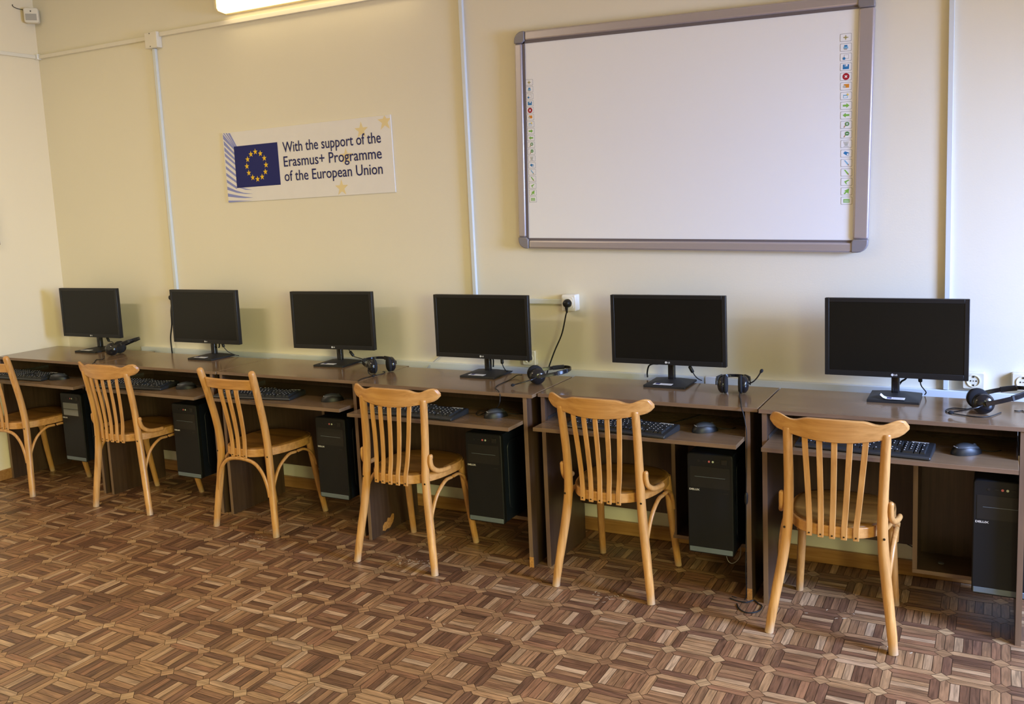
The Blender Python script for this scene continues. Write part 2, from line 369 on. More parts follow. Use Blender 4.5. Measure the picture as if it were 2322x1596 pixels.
# ------------------------------------------------------------------ the room
def build_floor():
    px, py, ox, oy = 0.1685, 0.1613, 2.22, -1.267
    w, d, g = 0.0285, 0.029, 0.0010
    V, F, TONE, UV = [], [], [], []
    LIGHT = [(0.371, 0.226, 0.12), (0.343, 0.203, 0.101), (0.408, 0.255, 0.137)]
    MID = [(0.215, 0.109, 0.05), (0.241, 0.122, 0.056), (0.198, 0.096, 0.045), (0.262, 0.135, 0.062), (0.228, 0.106, 0.05)]
    DARK = [(0.136, 0.063, 0.031), (0.152, 0.071, 0.037), (0.124, 0.058, 0.029)]
    TAN = [(0.324, 0.18, 0.082), (0.298, 0.159, 0.07)]
    def poly(pts, tone, along):
        xs = [p[0] for p in pts]; ys = [p[1] for p in pts]
        cx, cy = (min(xs)+max(xs))/2, (min(ys)+max(ys))/2; ex, ey = (max(xs)-min(xs)), (max(ys)-min(ys))
        sx, sy = (ex-2*g)/ex, (ey-2*g)/ey
        b = len(V); ru, rv = random.random()*50, random.random()*50
        for x, y in pts:
            X, Y = cx+(x-cx)*sx, cy+(y-cy)*sy
            V.append((X, Y, 0.0))
            dx, dy = X-cx, Y-cy
            if along == 'x': u, v = dx, dy
            elif along == 'y': u, v = dy, dx
            else: u, v = (dx+dy)*.707, (dx-dy)*.707
            UV.append((u+ru, v+rv)); TONE.append((*tone, 1))
        F.append(list(range(b, b+len(pts))))
    def pick(l=.12, t=.14, dk=.25):
        q = random.random()
        return random.choice(LIGHT if q < l else TAN if q < l+t else DARK if q < l+t+dk else MID)
    i0, i1 = int(math.floor((XL-ox)/px)), int(math.ceil((XR-ox)/px)); j0, j1 = int(math.floor((YF-oy)/py)), int(math.ceil((0-oy)/py))
    for i in range(i0, i1):
        for j in range(j0, j1):
            X, Y = ox+i*px, oy+j*py
            L = lambda q: [(X+a, Y+b) for a, b in q]
            poly(L([(d,0),(px-d,0),(px-d/2,d/2),(px-w,w),(w,w),(d/2,d/2)]), pick(.06, .28, .2), 'x')
            poly(L([(d,py),(d/2,py-d/2),(w,py-w),(px-w,py-w),(px-d/2,py-d/2),(px-d,py)]), pick(.06, .28, .2), 'x')
            poly(L([(0,d),(d/2,d/2),(w,w),(w,py-w),(d/2,py-d/2),(0,py-d)]), pick(.05, .15, .25), 'y')
            poly(L([(px,d),(px,py-d),(px-d/2,py-d/2),(px-w,py-w),(px-w,w),(px-d/2,d/2)]), pick(.05, .15, .25), 'y')
            k = 4; li = random.randrange(4) if random.random() < .8 else -1
            for q in range(k):
                tone = random.choice(LIGHT) if q == li else pick(.02, .12, .30)
                if (i+j) % 2:
                    a, b = w+(py-2*w)*q/k, w+(py-2*w)*(q+1)/k
                    poly(L([(w,a),(px-w,a),(px-w,b),(w,b)]), tone, 'x')
                else:
                    a, b = w+(px-2*w)*q/k, w+(px-2*w)*(q+1)/k
                    poly(L([(a,w),(b,w),(b,py-w),(a,py-w)]), tone, 'y')
            poly(L([(-d,0),(0,-d),(d,0),(0,d)]), random.choice(TAN+[(0.36, 0.215, 0.10), (0.39, 0.235, 0.11), MID[0]]), 'd' if random.random() < .5 else 'x')
    nf = len(F)
    b = len(V); V.extend([(XL-.1,YF-.1,-.0008),(XR+.1,YF-.1,-.0008),(XR+.1,.1,-.0008),(XL-.1,.1,-.0008)]); F.append([b,b+1,b+2,b+3])
    TONE.extend([(0.06, .03, .02, 1)]*4); UV.extend([(0, 0)]*4)
    b = len(V); V.extend([(XL-.1,YF-.1,-.08),(XR+.1,YF-.1,-.08),(XR+.1,.1,-.08),(XL-.1,.1,-.08)]); F.append([b+3,b+2,b+1,b])
    TONE.extend([(0.06, .03, .02, 1)]*4); UV.extend([(0, 0)]*4)
    nw = len(F)
    # worn-through flecks in the print
    for cxp, cyp, n, sp in ((930, 1275, 46, .055), (1395, 1358, 22, .05), (575, 1222, 16, .05), (1905, 1395, 5, .05), (2000, 1470, 4, .05), (1040, 1440, 4, .1)):
        c = onZ(cxp, cyp, 0)
        for _ in range(n):
            x, y = c.x+random.gauss(0, sp), c.y+random.gauss(0, sp*.45); a = random.random()*math.pi
            l_, w_ = random.uniform(.003, .012), random.uniform(.0015, .004)
            b = len(V)
            for q in range(6):
                an = q*math.pi/3; u, v = l_*math.cos(an)*random.uniform(.6, 1), w_*math.sin(an)*random.uniform(.6, 1)
                V.append((x+u*math.cos(a)-v*math.sin(a), y+u*math.sin(a)+v*math.cos(a), .0003)); TONE.append((.5, .4, .3, 1)); UV.append((0, 0))
            F.append(list(range(b, b+6)))
    me = bpy.data.meshes.new('floor'); me.from_pydata(V, [], F)
    me.materials.append(MT['floor']); me.materials.append(MT['joint']); me.materials.append(MT['wear'])
    me.polygons.foreach_set('material_index', [0]*nf+[1]*(nw-nf)+[2]*(len(F)-nw))
    ca = me.color_attributes.new('tone', 'FLOAT_COLOR', 'POINT'); ca.data.foreach_set('color', [c for t in TONE for c in t])
    uv = me.uv_layers.new(name='grain')
    uv.data.foreach_set('uv', [c for l in me.loops for c in UV[l.vertex_index]])
    me.update()
    o = bpy.data.objects.new('floor', me); COL.objects.link(o)
    tag(o, 'brown floor covering with a printed parquet pattern', 'floor', kind='structure')
build_floor()

T = 0.12
tag(MB().box(XL-T, XR+T, 0, T, -.08, ZC).build('wall_back', ['wall']), 'cream back wall behind the desks', 'wall', kind='structure')
tag(MB().box(XL-T, XL, YF, 0, -.08, ZC).build('wall_left', ['wall_warm']), 'cream left wall', 'wall', kind='structure')
tag(MB().box(XL-T, XR+T, YF-T, YF, -.08, ZC).build('wall_front', ['wall_dim']), 'dark wall behind the viewer', 'wall', kind='structure')
tag(MB().box(XL-T, XR+T, YF-T, T, ZC, ZC+.1).build('ceiling', ['ceiling']), 'white ceiling', 'ceiling', kind='structure')
wr = MB()
WIN = [(-2.75, -0.75), (-5.35, -3.35)]; WZ0, WZ1 = 0.95, 2.75  # unseen windows added to bring in the daylight
wr.box(XR, XR+T, YF, 0, -.08, WZ0); wr.box(XR, XR+T, YF, 0, WZ1, ZC)
ys = [YF]+[v for a in sorted(WIN) for v in a]+[0]
for i in range(0, len(ys), 2): wr.box(XR, XR+T, ys[i], ys[i+1], WZ0, WZ1)
tag(wr.build('wall_right', ['wall']), 'cream right wall with windows', 'wall', kind='structure')
for k, (a, b) in enumerate(WIN):
    wf = MB(); t = .06
    wf.box(XR+.03, XR+.09, a, a+t, WZ0, WZ1); wf.box(XR+.03, XR+.09, b-t, b, WZ0, WZ1)
    wf.box(XR+.03, XR+.09, a, b, WZ0, WZ0+t); wf.box(XR+.03, XR+.09, a, b, WZ1-t, WZ1); wf.box(XR+.03, XR+.09, (a+b)/2-.03, (a+b)/2+.03, WZ0, WZ1)
    w_ = tag(wf.build('window_%d' % (k+1), ['white_plastic']), 'white framed window in the right wall', 'window', kind='structure')
    MB().box(XR+.058, XR+.062, a+.05, b-.05, WZ0+.05, WZ1-.05).build('glass_pane', ['glassy'], w_)
tag(MB().box(XL, XR, -.02, 0, 0, .062).build('baseboard_back', ['skirting'], bevel=.004), 'orange-brown wooden skirting along the back wall', 'baseboard', kind='structure')
tag(MB().box(XL, XL+.02, YF, -.02, 0, .062).build('baseboard_left', ['skirting'], bevel=.004), 'orange-brown wooden skirting along the left wall', 'baseboard', kind='structure')

# ------------------------------------------------------------------ cable trunking on the walls
def trunk(name, boxes, label, cat='cable trunking', mats='pvc'):
    m = MB()
    for b_ in boxes: m.box(*b_)
    return tag(m.build(name, [mats], bevel=.0015), label, cat, 'cable trunking on the walls')
Z1, Z2 = 2.539, 2.549
XJ0, XJ1 = 0.047, 0.143
trunk('cable_trunking', [(XL+.03, XJ0-.001, -.018, 0, Z1, Z1+.022)], 'thin cream trunking high on the back wall, from the left corner to the junction box', mats='pvc_cream')
trunk('cable_trunking', [(XJ1+.001, 2.12, -.018, 0, Z2, Z2+.024)], 'thin trunking high on the back wall running under the lit lamp', mats='pvc_cream')
trunk('cable_trunking', [(XL, XL+.018, YF, -.03, Z1, Z1+.022)], 'thin cream trunking high on the left wall', mats='pvc_cream')
trunk('cable_trunking', [(.079, .099, -.018, 0, 1.09, Z1-.052)], 'upright white trunking dropping from the junction box to behind the second monitor from the left')
trunk('cable_trunking', [(2.124, 2.143, -.018, 0, 1.066, ZC-.002), (2.1435, 2.599, -.018, 0, 1.066, 1.088)], 'upright white trunking left of the whiteboard, turning right to the plugged-in socket')
trunk('cable_trunking', [(4.198, 4.217, -.018, 0, .763, ZC-.002)], 'upright white trunking right of the whiteboard, behind the rightmost monitor')
wide = MB().box(-.25, XR-.02, -.022, 0, .700, .7610).build('cable_trunking', ['pvc'], bevel=.002)
tag(wide, 'long wide trunking along the wall just behind the desk tops', 'cable trunking', 'cable trunking on the walls')
tag(MB().box(3.268, 3.316, -.0245, 0, .698, .7640).build('trunking_joint_cover', ['white_plastic'], bevel=.002), 'small white joint cover clipped over the wide trunking', 'joint cover')
tag(MB().box(XL, XL+.028, -.028, 0, Z1-.004, Z1+.030).build('trunking_corner_cover', ['white_plastic'], bevel=.003), 'small white corner piece where the high trunkings meet', 'corner piece')
jb = empty('junction_box', ((XJ0+XJ1)/2, 0, Z1-.005))
tag(jb, 'square cream junction box on the wall above the second monitor', 'junction box')
MB().box(-.048, .048, -.036, 0, -.045, .042).build('box_cover', ['pvc_cream'], jb, bevel=.002)
for sx, sz in ((-.006, .034), (-.006, -.036)):
    MB().lathe([(.0028, 0), (.0028, .0015)], 8, T=Matrix.Translation((sx, -.036, sz)) @ Matrix.Rotation(math.pi/2, 4, 'X')).build('screw', ['brass_dark'], jb)

# motion sensor in the corner
ms = empty('motion_sensor', (XL+.045, -.045, 2.745), math.radians(45))
tag(ms, 'small cream motion sensor high in the left corner', 'motion sensor')
MB().prism(roundrect(-.04, .04, 0, .088, .012), -.03, .02, 'y').build('sensor_body', ['pvc_cream'], ms, bevel=.005)
MB().prism([(-.030, .014), (.030, .014), (.030, .052), (-.030, .052)], -.0325, -.0295, 'y').build('lens_window', ['sensor_window'], ms)
MB().box(-.003, .003, -.032, -.029, .064, .071).build('indicator', ['brass_dark'], ms)
lead = [(-.04, -.005, .075), (-.055, .003, .082), (-.075, .010, .086), (-.09, .013, .092), (-.095, .014, .105)]
iR = Rz(math.radians(45))
p0 = Vector((XL+.045, -.045, 2.745))
a1 = onX(30, 15, XL+.004); a0 = onX(52, 22, XL+.004)
pth = smoothpath([p0+iR @ Vector((-.038, -.005, .072)), a0, (a0+a1)/2+Vector((0, 0, -.004)), a1, a1+Vector((0, -.004, .012))], 5)
o = MB().tube([p-p0 for p in pth], .0022, 6).build('lead', ['brass_dark'], None)
o.parent = ms; o.matrix_parent_inverse = iR.inverted()

# picture frame on the left wall, only its edge is in view
pf = empty('picture_frame', (XL, -.39, 1.42))
tag(pf, 'dark brown picture frame edge on the left wall at the photo border', 'picture frame')
q = onX(0.8, 555, XL+.02); pf.location = (XL, q.y, q.z)
fr = MB(); fr.box(0, .02, -.45, 0, 0, .025); fr.box(0, .02, -.45, 0, .30, .325); fr.box(0, .02, -.025, 0, .025, .30); fr.box(0, .02, -.45, -.425, .025, .30)
fr.build('frame', ['dark_brown'], pf)
MB().box(.002, .008, -.425, -.025, .025, .30).build('picture', ['paper'], pf)

# ------------------------------------------------------------------ wall lamp
lp = empty('wall_lamp', (0.655, 0, 2.600))
tag(lp, 'lit fluorescent wall lamp with a glowing white cover, at the top of the back wall', 'lamp')
MB().box(0, 1.27, -.022, 0, .0, .17).build('back_plate', ['lamp_body'], lp, bevel=.004)
pr = [(-.022, .003), (-.072, .010), (-.082, .022), (-.082, .145), (-.07, .165), (-.022, .168)]
MB().prism(pr, .012, 1.258, 'x').build('diffuser', ['lamp_glow'], lp, bevel=.006)
for x in (.0, 1.252): MB().prism([(a*1.03, b) for a, b in pr], x, x+.014, 'x').build('end_cap', ['lamp_body'], lp)

# ------------------------------------------------------------------ interactive whiteboard
BL = onY(1178, 563, -.03); BR = onY(1968, 573, -.03); TL = onY(1160, 72, -.03)
ang = math.atan2(BR.z-BL.z, BR.x-BL.x)
BW = (BR-BL).length; BH = 0.972
wb = empty('whiteboard', (BL.x, 0, BL.z)); wb.rotation_euler = (0, -ang, 0)
tag(wb, 'large interactive whiteboard in a grey aluminium frame on the back wall', 'whiteboard')
D0, D1 = -.038, -.008
FW = .047
MB().box(.03, BW-.03, -.026, D1, .03, BH-.03).build('board_surface', ['board'], wb)
CR = .052
def fbar(name, *b_):
    m = MB().box(*b_); return m.build(name, ['frame'], wb, bevel=.008, seg=3)
fbar('frame_rail', CR, BW-CR, D0, D1, 0, FW-.008); fbar('frame_rail', CR, BW-CR, D0, D1, BH-FW+.006, BH)
fbar('frame_rail', 0, FW-.010, D0, D1, CR, BH-CR); fbar('frame_rail', BW-.058, BW, D0, D1, CR, BH-CR)
lip = MB()
lip.box(FW-.010, FW+.002, -.030, D1, FW-.008, BH-FW+.004); lip.box(FW-.01, BW-.058, -.030, D1, FW-.008, FW+.001); lip.box(FW-.01, BW-.058, -.030, D1, BH-FW-.006, BH-FW+.006)
lip.build('inner_lip', ['frame_dark'], wb)
for sx in (0, 1):
    for sz in (0, 1):
        x0, z0 = (0 if sx == 0 else BW), (0 if sz == 0 else BH); ux, uz = (1 if sx == 0 else -1), (1 if sz == 0 else -1)
        w2 = CR if sx == 0 else .062
        pts = [(x0+ux*w2, z0), (x0+ux*w2, z0+uz*(FW-.006)), (x0+ux*(FW-.008 if sx == 0 else .056), z0+uz*CR), (x0, z0+uz*CR)]
        arc = [(x0+ux*CR*.75*(1-math.cos(math.radians(t))), z0+uz*CR*.75*(1-math.sin(math.radians(t)))) for t in (0, 18, 36, 54, 72, 90)]
        pts = pts+arc
        MB().prism(pts, D0-.003, D1, 'y').build('corner_cap', ['corner'], wb, bevel=.004)
# printed tool icons down both sides
def icon(mb, k, cx, cz, w, h, y):
    """one printed button: grey outline, white face and a small pictogram"""
    mats = ['i_grey', 'i_white', 'i_green', 'i_dgreen', 'i_blue', 'i_lblue', 'i_red', 'i_orange', 'i_olive', 'i_tan', 'i_hand', 'i_yell']
    ix = {n: i for i, n in enumerate(mats)}
    def pz(pts, m, lv):
        mb.prism([(cx+a*w, cz+b*h) for a, b in pts], y-.0003*lv, y+.0006, 'y', ix[m])
    def circ(x, z, r, m, lv, sx=1.0, n=16): pz([(x+sx*r*h/w*math.cos(2*math.pi*i/n), z+r*math.sin(2*math.pi*i/n)) for i in range(n)], m, lv)
    rr = lambda s: [(a/w, b/h) for a, b in roundrect(-w/2*s, w/2*s, -h/2*s, h/2*s, .12*h)]
    pz(rr(1.0), 'i_grey', 1); pz([(a*.93, b*.90) for a, b in rr(1.0)], 'i_white', 2)
    R = lambda x0, x1, z0, z1: [(x0, z0), (x1, z0), (x1, z1), (x0, z1)]
    if k == 0: pz(R(-.22, .22, -.05, .05), 'i_olive', 3); pz(R(-.03, .03, -.3, .3), 'i_olive', 4); circ(0, 0, .14, 'i_olive', 5)
    elif k == 1: pz(R(-.2, .2, -.18, .08), 'i_lblue', 3); pz(R(-.13, .13, .08, .28), 'i_blue', 4); pz(R(-.12, .12, -.3, -.14), 'i_grey', 5)
    elif k == 2: pz(R(-.15, .25, -.22, .3), 'i_grey', 3); pz(R(-.12, .22, -.18, .26), 'i_white', 4); circ(-.15, -.17, .17, 'i_blue', 5)
    elif k == 3: pz(R(-.27, .27, -.3, .3), 'i_blue', 3); pz(R(-.1, .14, .05, .3), 'i_white', 4); pz(R(-.06, 0, .1, .3), 'i_blue', 5)
    elif k == 4:
        circ(0, 0, .44, 'i_red', 3)
        for a in (45, -45):
            c_, s_ = math.cos(math.radians(a)), math.sin(math.radians(a)); q = [(-.2, -.05), (.2, -.05), (.2, .05), (-.2, .05)]
            pz([((u*c_-v*s_)*h/w, u*s_+v*c_) for u, v in q], 'i_white', 4 if a > 0 else 5)
    elif k == 5: pz(R(-.18, .27, -.2, .28), 'i_orange', 3); circ(-.14, -.05, .17, 'i_hand', 4)
    elif k == 6: pz(R(-.25, .15, -.28, .15), 'i_lblue', 3); pz(R(-.2, .1, -.22, 0), 'i_white', 4); pz([(.15+a, .16+b) for a, b in star(0, 0, .2, sx=h/w)], 'i_yell', 5)
    elif k in (7, 8):
        s_ = 1 if k == 7 else -1; pz([(s_*a, b) for a, b in ((-.28, -.12), (.03, -.12), (.03, -.3), (.3, 0), (.03, .3), (.03, .12), (-.28, .12))], 'i_green', 3)
    elif k in (9, 10):
        pz([(-.24, -.34), (-.16, -.38), (-.02, -.1), (-.09, -.04)], 'i_tan', 3); circ(.08, .1, .27, 'i_dgreen', 4); pz(R(-.02, .18, .06, .14), 'i_white', 5)
        if k == 9: pz(R(.055, .105, -.06, .26), 'i_white', 6)
    elif k == 11:
        pz([(-.12, -.25), (.12, -.25), (.16, .05), (-.16, .05)], 'i_hand', 3)
        for q in range(5): x = -.14+.07*q; pz([(x-.02, 0), (x+.02, 0), (x*1.5+.02, .32), (x*1.5-.02, .32)], 'i_hand', 4)
        pz(R(-.22, .22, -.36, -.3), 'i_grey', 3)
    elif k == 12: pz([(-.27, .02), (-.12, .28), (.27, .08), (.2, -.28), (.08, -.3)], 'i_blue', 3); pz([(.06, -.02), (.22, .02), (.18, -.24), (.06, -.26)], 'i_white', 4)
    elif k in (13, 14): pz([(-.22, .34), (-.1, .36), (.2, -.14), (.22, -.34), (.1, -.26)], 'i_lblue' if k == 13 else 'i_green', 3); pz([(.1, -.26), (.2, -.14), (.24, -.36)], 'i_tan', 4)
    elif k == 15: pz([(-.2, .05), (.2, .3), (.24, .2), (-.02, -.05), (.06, -.34), (-.02, -.3)], 'i_green', 3)
    elif k == 16: pz([(.24, .38), (.18, -.36), (.05, -.14), (-.16, -.4), (-.24, -.26), (-.06, -.05), (-.2, .06)], 'i_green', 3)
    else: pz(R(-.27, .27, -.26, .22), 'i_green', 3); pz(R(-.22, .22, -.16, -.10), 'i_white', 4); pz(R(-.22, .22, .02, .08), 'i_white', 5)
    return mats
Minv = Matrix.Translation(wb.location) @ Matrix.Rotation(-ang, 4, 'Y'); Minv.invert()
for side, (xa, ya, xb, yb, hw, hh) in enumerate(((1200, 187, 1209, 452, .037, .0265), (1918, 85, 1919.5, 455, .042, .0295))):
    m = MB(); A = Minv @ onY(xa, ya, -.026); B = Minv @ onY(xb, yb, -.026)
    for k in range(18):
        t = k/17; mats_ = icon(m, k, A.x+(B.x-A.x)*t, A.z+(B.z-A.z)*t, hw, hh, -.0262)
    o = m.build('icon_strip', mats_, wb); o['label'] = 'printed column of small coloured tool icons'

# ------------------------------------------------------------------ poster
pc = [onY(*q, -.006) for q in ((503, 304), (886, 258), (896, 437), (520, 458))]
PW = ((pc[1]-pc[0]).length+(pc[2]-pc[3]).length)/2; PH = ((pc[0]-pc[3]).length+(pc[1]-pc[2]).length)/2
pcen = (pc[0]+pc[1]+pc[2]+pc[3])/4
pang = (math.atan2(pc[1].z-pc[0].z, pc[1].x-pc[0].x)+math.atan2(pc[2].z-pc[3].z, pc[2].x-pc[3].x))/2
po = empty('poster', (pcen.x, 0, pcen.z)); po.rotation_euler = (0, -pang, 0)
tag(po, 'rectangular white poster with a blue star flag and navy lettering on the back wall', 'poster')
MB().box(-PW/2, PW/2, -.007, -.0005, -PH/2, PH/2).build('board', ['poster'], po)
# the layout is measured in the zoomed crop and mapped to the poster's own plane
import numpy as np
src = [(117, 335), (2135, 92), (2195, 1040), (207, 1150)]; dst = [(-.5, .5), (.5, .5), (.5, -.5), (-.5, -.5)]
A_ = []; b_ = []
for (x, y), (u, v) in zip(src, dst):
    A_ += [[x, y, 1, 0, 0, 0, -u*x, -u*y], [0, 0, 0, x, y, 1, -v*x, -v*y]]; b_ += [u, v]
Hm = np.append(np.linalg.solve(np.array(A_, float), np.array(b_, float)), 1).reshape(3, 3)
def PO(x, y):
    q = Hm @ np.array([x, y, 1.0]); return (max(-.4995, min(.4995, q[0]/q[2]))*PW, max(-.4995, min(.4995, q[1]/q[2]))*PH)
m = MB()
RAYS = [(124, 345, 130, 402, 170), (136, 424, 141, 474, 150), (144, 498, 149, 546, 132), (150, 568, 156, 608, 118), (159, 642, 164, 682, 108), (165, 720, 170, 756, 96), (172, 800, 176, 836, 82), (180, 880, 185, 916, 66)]
for xa, ya, xb, yb, dr in RAYS:      # pale rays fanning out from behind the flag
    m.prism([PO(xa, ya), PO(xb, yb), PO(300, yb+dr+(ya-340)*.02), PO(300, yb+dr-18)], -.0074, -.0066, 'y')
for poly_ in ([(188, 962), (191, 1000), (300, 1036), (400, 1050), (488, 1048), (380, 1036), (290, 1008)], [(197, 1042), (200, 1080), (320, 1094), (400, 1098), (492, 1092), (400, 1082), (310, 1066)], [(205, 1126), (207, 1149), (330, 1140), (482, 1132), (330, 1127)], [(330, 978), (400, 1000), (478, 1003), (420, 990), (370, 977)]):
    m.prism([PO(*q) for q in poly_], -.0074, -.0066, 'y')
for xa, xb, xc, xd in ((128, 140, 250, 262), (156, 172, 262, 274), (182, 206, 276, 292)):
    m.prism([PO(xa, 334), PO(xb, 332), PO(xd, 492), PO(xc, 494)], -.0073, -.0066, 'y')
m.build('ray_print', ['ray_blue'], po)
m = MB(); m.prism([PO(255, 492), PO(763, 437), PO(812, 943), PO(303, 980)], -.0080, -.0066, 'y'); m.build('flag_print', ['eu_blue'], po)
m = MB()
for x, y in ((508, 552), (568, 573), (615, 628), (637, 708), (631, 790), (594, 850), (541, 876), (484, 857), (437, 803), (413, 725), (420, 643), (457, 582)):
    u, v = PO(x, y); m.prism(star(u, v, .0172), -.0086, -.0066, 'y')
m.build('star_ring', ['star'], po)
for x, y, r in ((1778, 290, .044), (2068, 180, .046), (1592, 605, .044), (1540, 985, .044)):
    u, v = PO(x, y)
    pts = [(max(-PW*.4995, min(PW*.4995, a)), max(-PH*.4995, min(PH*.4995, b))) for a, b in star(u, v, r)]
    MB().prism(pts, -.0073, -.0066, 'y').build('pale_star_print', ['star_pale'], po)
for s_, xy0, xy1 in (('With the support of the', (835, 560), (2022, 437)), ('Erasmus+ Programme', (850, 730), (2032, 630)), ('of the European Union', (862, 902), (2043, 817))):
    v, f = text_shape(s_, 1.0, 0.006)
    x0, x1 = min(p[0] for p in v), max(p[0] for p in v)
    a, b = PO(*xy0), PO(*xy1)
    sx = (b[0]-a[0])/(x1-x0); sz = .078
    an = math.atan2(b[1]-a[1], b[0]-a[0])
    vv = [(a[0]+(p[0]-x0)*sx, -.0084, a[1]+(p[0]-x0)*sx*math.tan(an)+p[1]*sz) for p in v]
    MB().add(vv, f).build('text_line', ['ink_blue'], po)

# ------------------------------------------------------------------ wall sockets
def socket(x0, x1, z0, z1, depth, label, matn, plug=False):
    cx, cz = (x0+x1)/2, (z0+z1)/2; w, h = (x1-x0)/2, (z1-z0)/2
    r = empty('wall_socket', (cx, 0, cz)); tag(r, label, 'socket', 'wall sockets')
    MB().prism(roundrect(-w, w, -h, h, .007), -depth, 0, 'y').build('housing', [matn], r, bevel=.004)
    RX = Matrix.Translation((0, -depth, 0)) @ Matrix.Rotation(math.pi/2, 4, 'X')
    m = MB()
    if plug: m.prism(roundrect(-w*.74, w*.74, -h*.74, h*.74, .010), -depth-.006, -depth+.001, 'y')
    m.lathe([(.0235, -.001), (.0235, .0035), (.0205, .0035), (.0195, -.0008)], 28, T=Matrix.Translation((0, -.006 if plug else 0, 0)) @ RX)
    m.build('socket_ring', [matn], r, smooth=40)
    if not plug:
        for sx in (-.0095, 0, .0095):
            MB().lathe([(.0028 if sx else .002, 0), (.0028 if sx else .002, .0008)], 10, T=Matrix.Translation((sx, 0, 0)) @ RX).build('contact_hole', ['brass_dark'], r)
        for sz in (-.0165, .0165): MB().box(-.0028, .0028, -depth-.0018, -depth, sz-.0035, sz+.0035).build('earth_clip', ['brass_dark'], r)
    return r
a = onY(1273, 668, -.045); b = onY(1306, 706, -.045)
s1 = socket(a.x, b.x, b.z, a.z, .048, 'white surface socket on the wall with a black plug in it', 'white_plastic', True)
s1c = Vector(((a.x+b.x)/2, 0, (a.z+b.z)/2))
a = onY(1184, 794, -.03); b = onY(1215, 829, -.03)
socket(a.x, b.x, b.z, a.z, .032, 'cream socket half hidden behind the fourth monitor from the left', 'cream')
a = onY(2182, 843, -.028); b = onY(2233, 884, -.028)
socket(a.x, b.x, b.z, a.z, .030, 'cream socket beside the right edge of the rightmost monitor', 'cream')
a = onY(2294, 846, -.028)
socket(a.x, a.x+(b.x-onY(2182, 843, -.028).x), b.z+.003, a.z+.001, .030, 'cream socket cut off by the right edge of the photo', 'cream')

# plug + cord in the upper socket
def cord(name, pts, r, label, cat='cable', matn='cable', group=None, n=8, sub=7):
    pts = [Vector(p) for p in pts]
    b = pts[0].copy()
    o = MB().tube([p-b for p in smoothpath(pts, sub)], r, n).build(name, [matn], None, smooth=60); o.location = b
    return tag(o, label, cat, group)
pg = empty('power_plug', (s1c.x, -.054, s1c.z)); tag(pg, 'black power plug in the white surface socket with its cord hanging to the desk', 'plug')
RX = Matrix.Rotation(math.pi/2, 4, 'X')
MB().lathe([(.0185, -.004), (.019, .010), (.016, .022), (.010, .027), (.002, .028)], 20, T=RX).build('plug_body', ['black'], pg, smooth=45)
MB().tube([(0, -.016, -.002), (0, -.016, -.02), (0, -.014, -.042)], [.009, .007, .0042], 10).build('strain_relief', ['black'], pg, smooth=50)
base = Vector(pg.location)
pts = [base+Vector((0, -.014, -.040)), onY(1283, 715, -.07), onY(1274, 757, -.065), onY(1258, 795, -.06), onY(1246, 828, -.058), onY(1240, 848, -.057), onY(1236, 868, -.057)]
MB().tube([p-base for p in smoothpath(pts, 7)], .0034, 8).build('cord', ['cable'], pg, smooth=60)
# plug peeping out beside the second monitor
pl = onY(385, 675, -.05)
sk = empty('wall_socket', (pl.x+.010, 0, pl.z)); tag(sk, 'socket behind the left edge of the second monitor, mostly hidden', 'socket', 'wall sockets')
MB().prism(roundrect(-.036, .036, -.036, .036, .006), -.012, 0, 'y').build('housing', ['white_plastic'], sk, bevel=.003)
pg2 = empty('power_plug', (pl.x, -.012, pl.z)); tag(pg2, 'black plug with a cord hanging at the left edge of the second monitor', 'plug')
MB().lathe([(.0175, 0), (.018, .020), (.014, .036), (.003, .040)], 18, T=RX).build('plug_body', ['black'], pg2, smooth=45)
base = Vector(pg2.location)
pts = [base+Vector((0, -.022, -.012)), onY(388, 705, -.035), onY(389.5, 735, -.035), onY(387, 765, -.035), onY(389, 788, -.035), onY(390.5, 800, -.035), onY(391, 815, -.035)]
MB().tube([p-base for p in smoothpath(pts, 6)], .0042, 8).build('cord', ['cable'], pg2, smooth=60)
cord('thin_cable', [onY(1004, 800, -.006), onY(996, 809, -.006), onY(980, 823, -.010), onY(973, 829, -.026), onY(968, 838, -.030)], .0022, 'thin grey cable slanting from behind the fourth monitor to the trunking', matn='cable_grey')

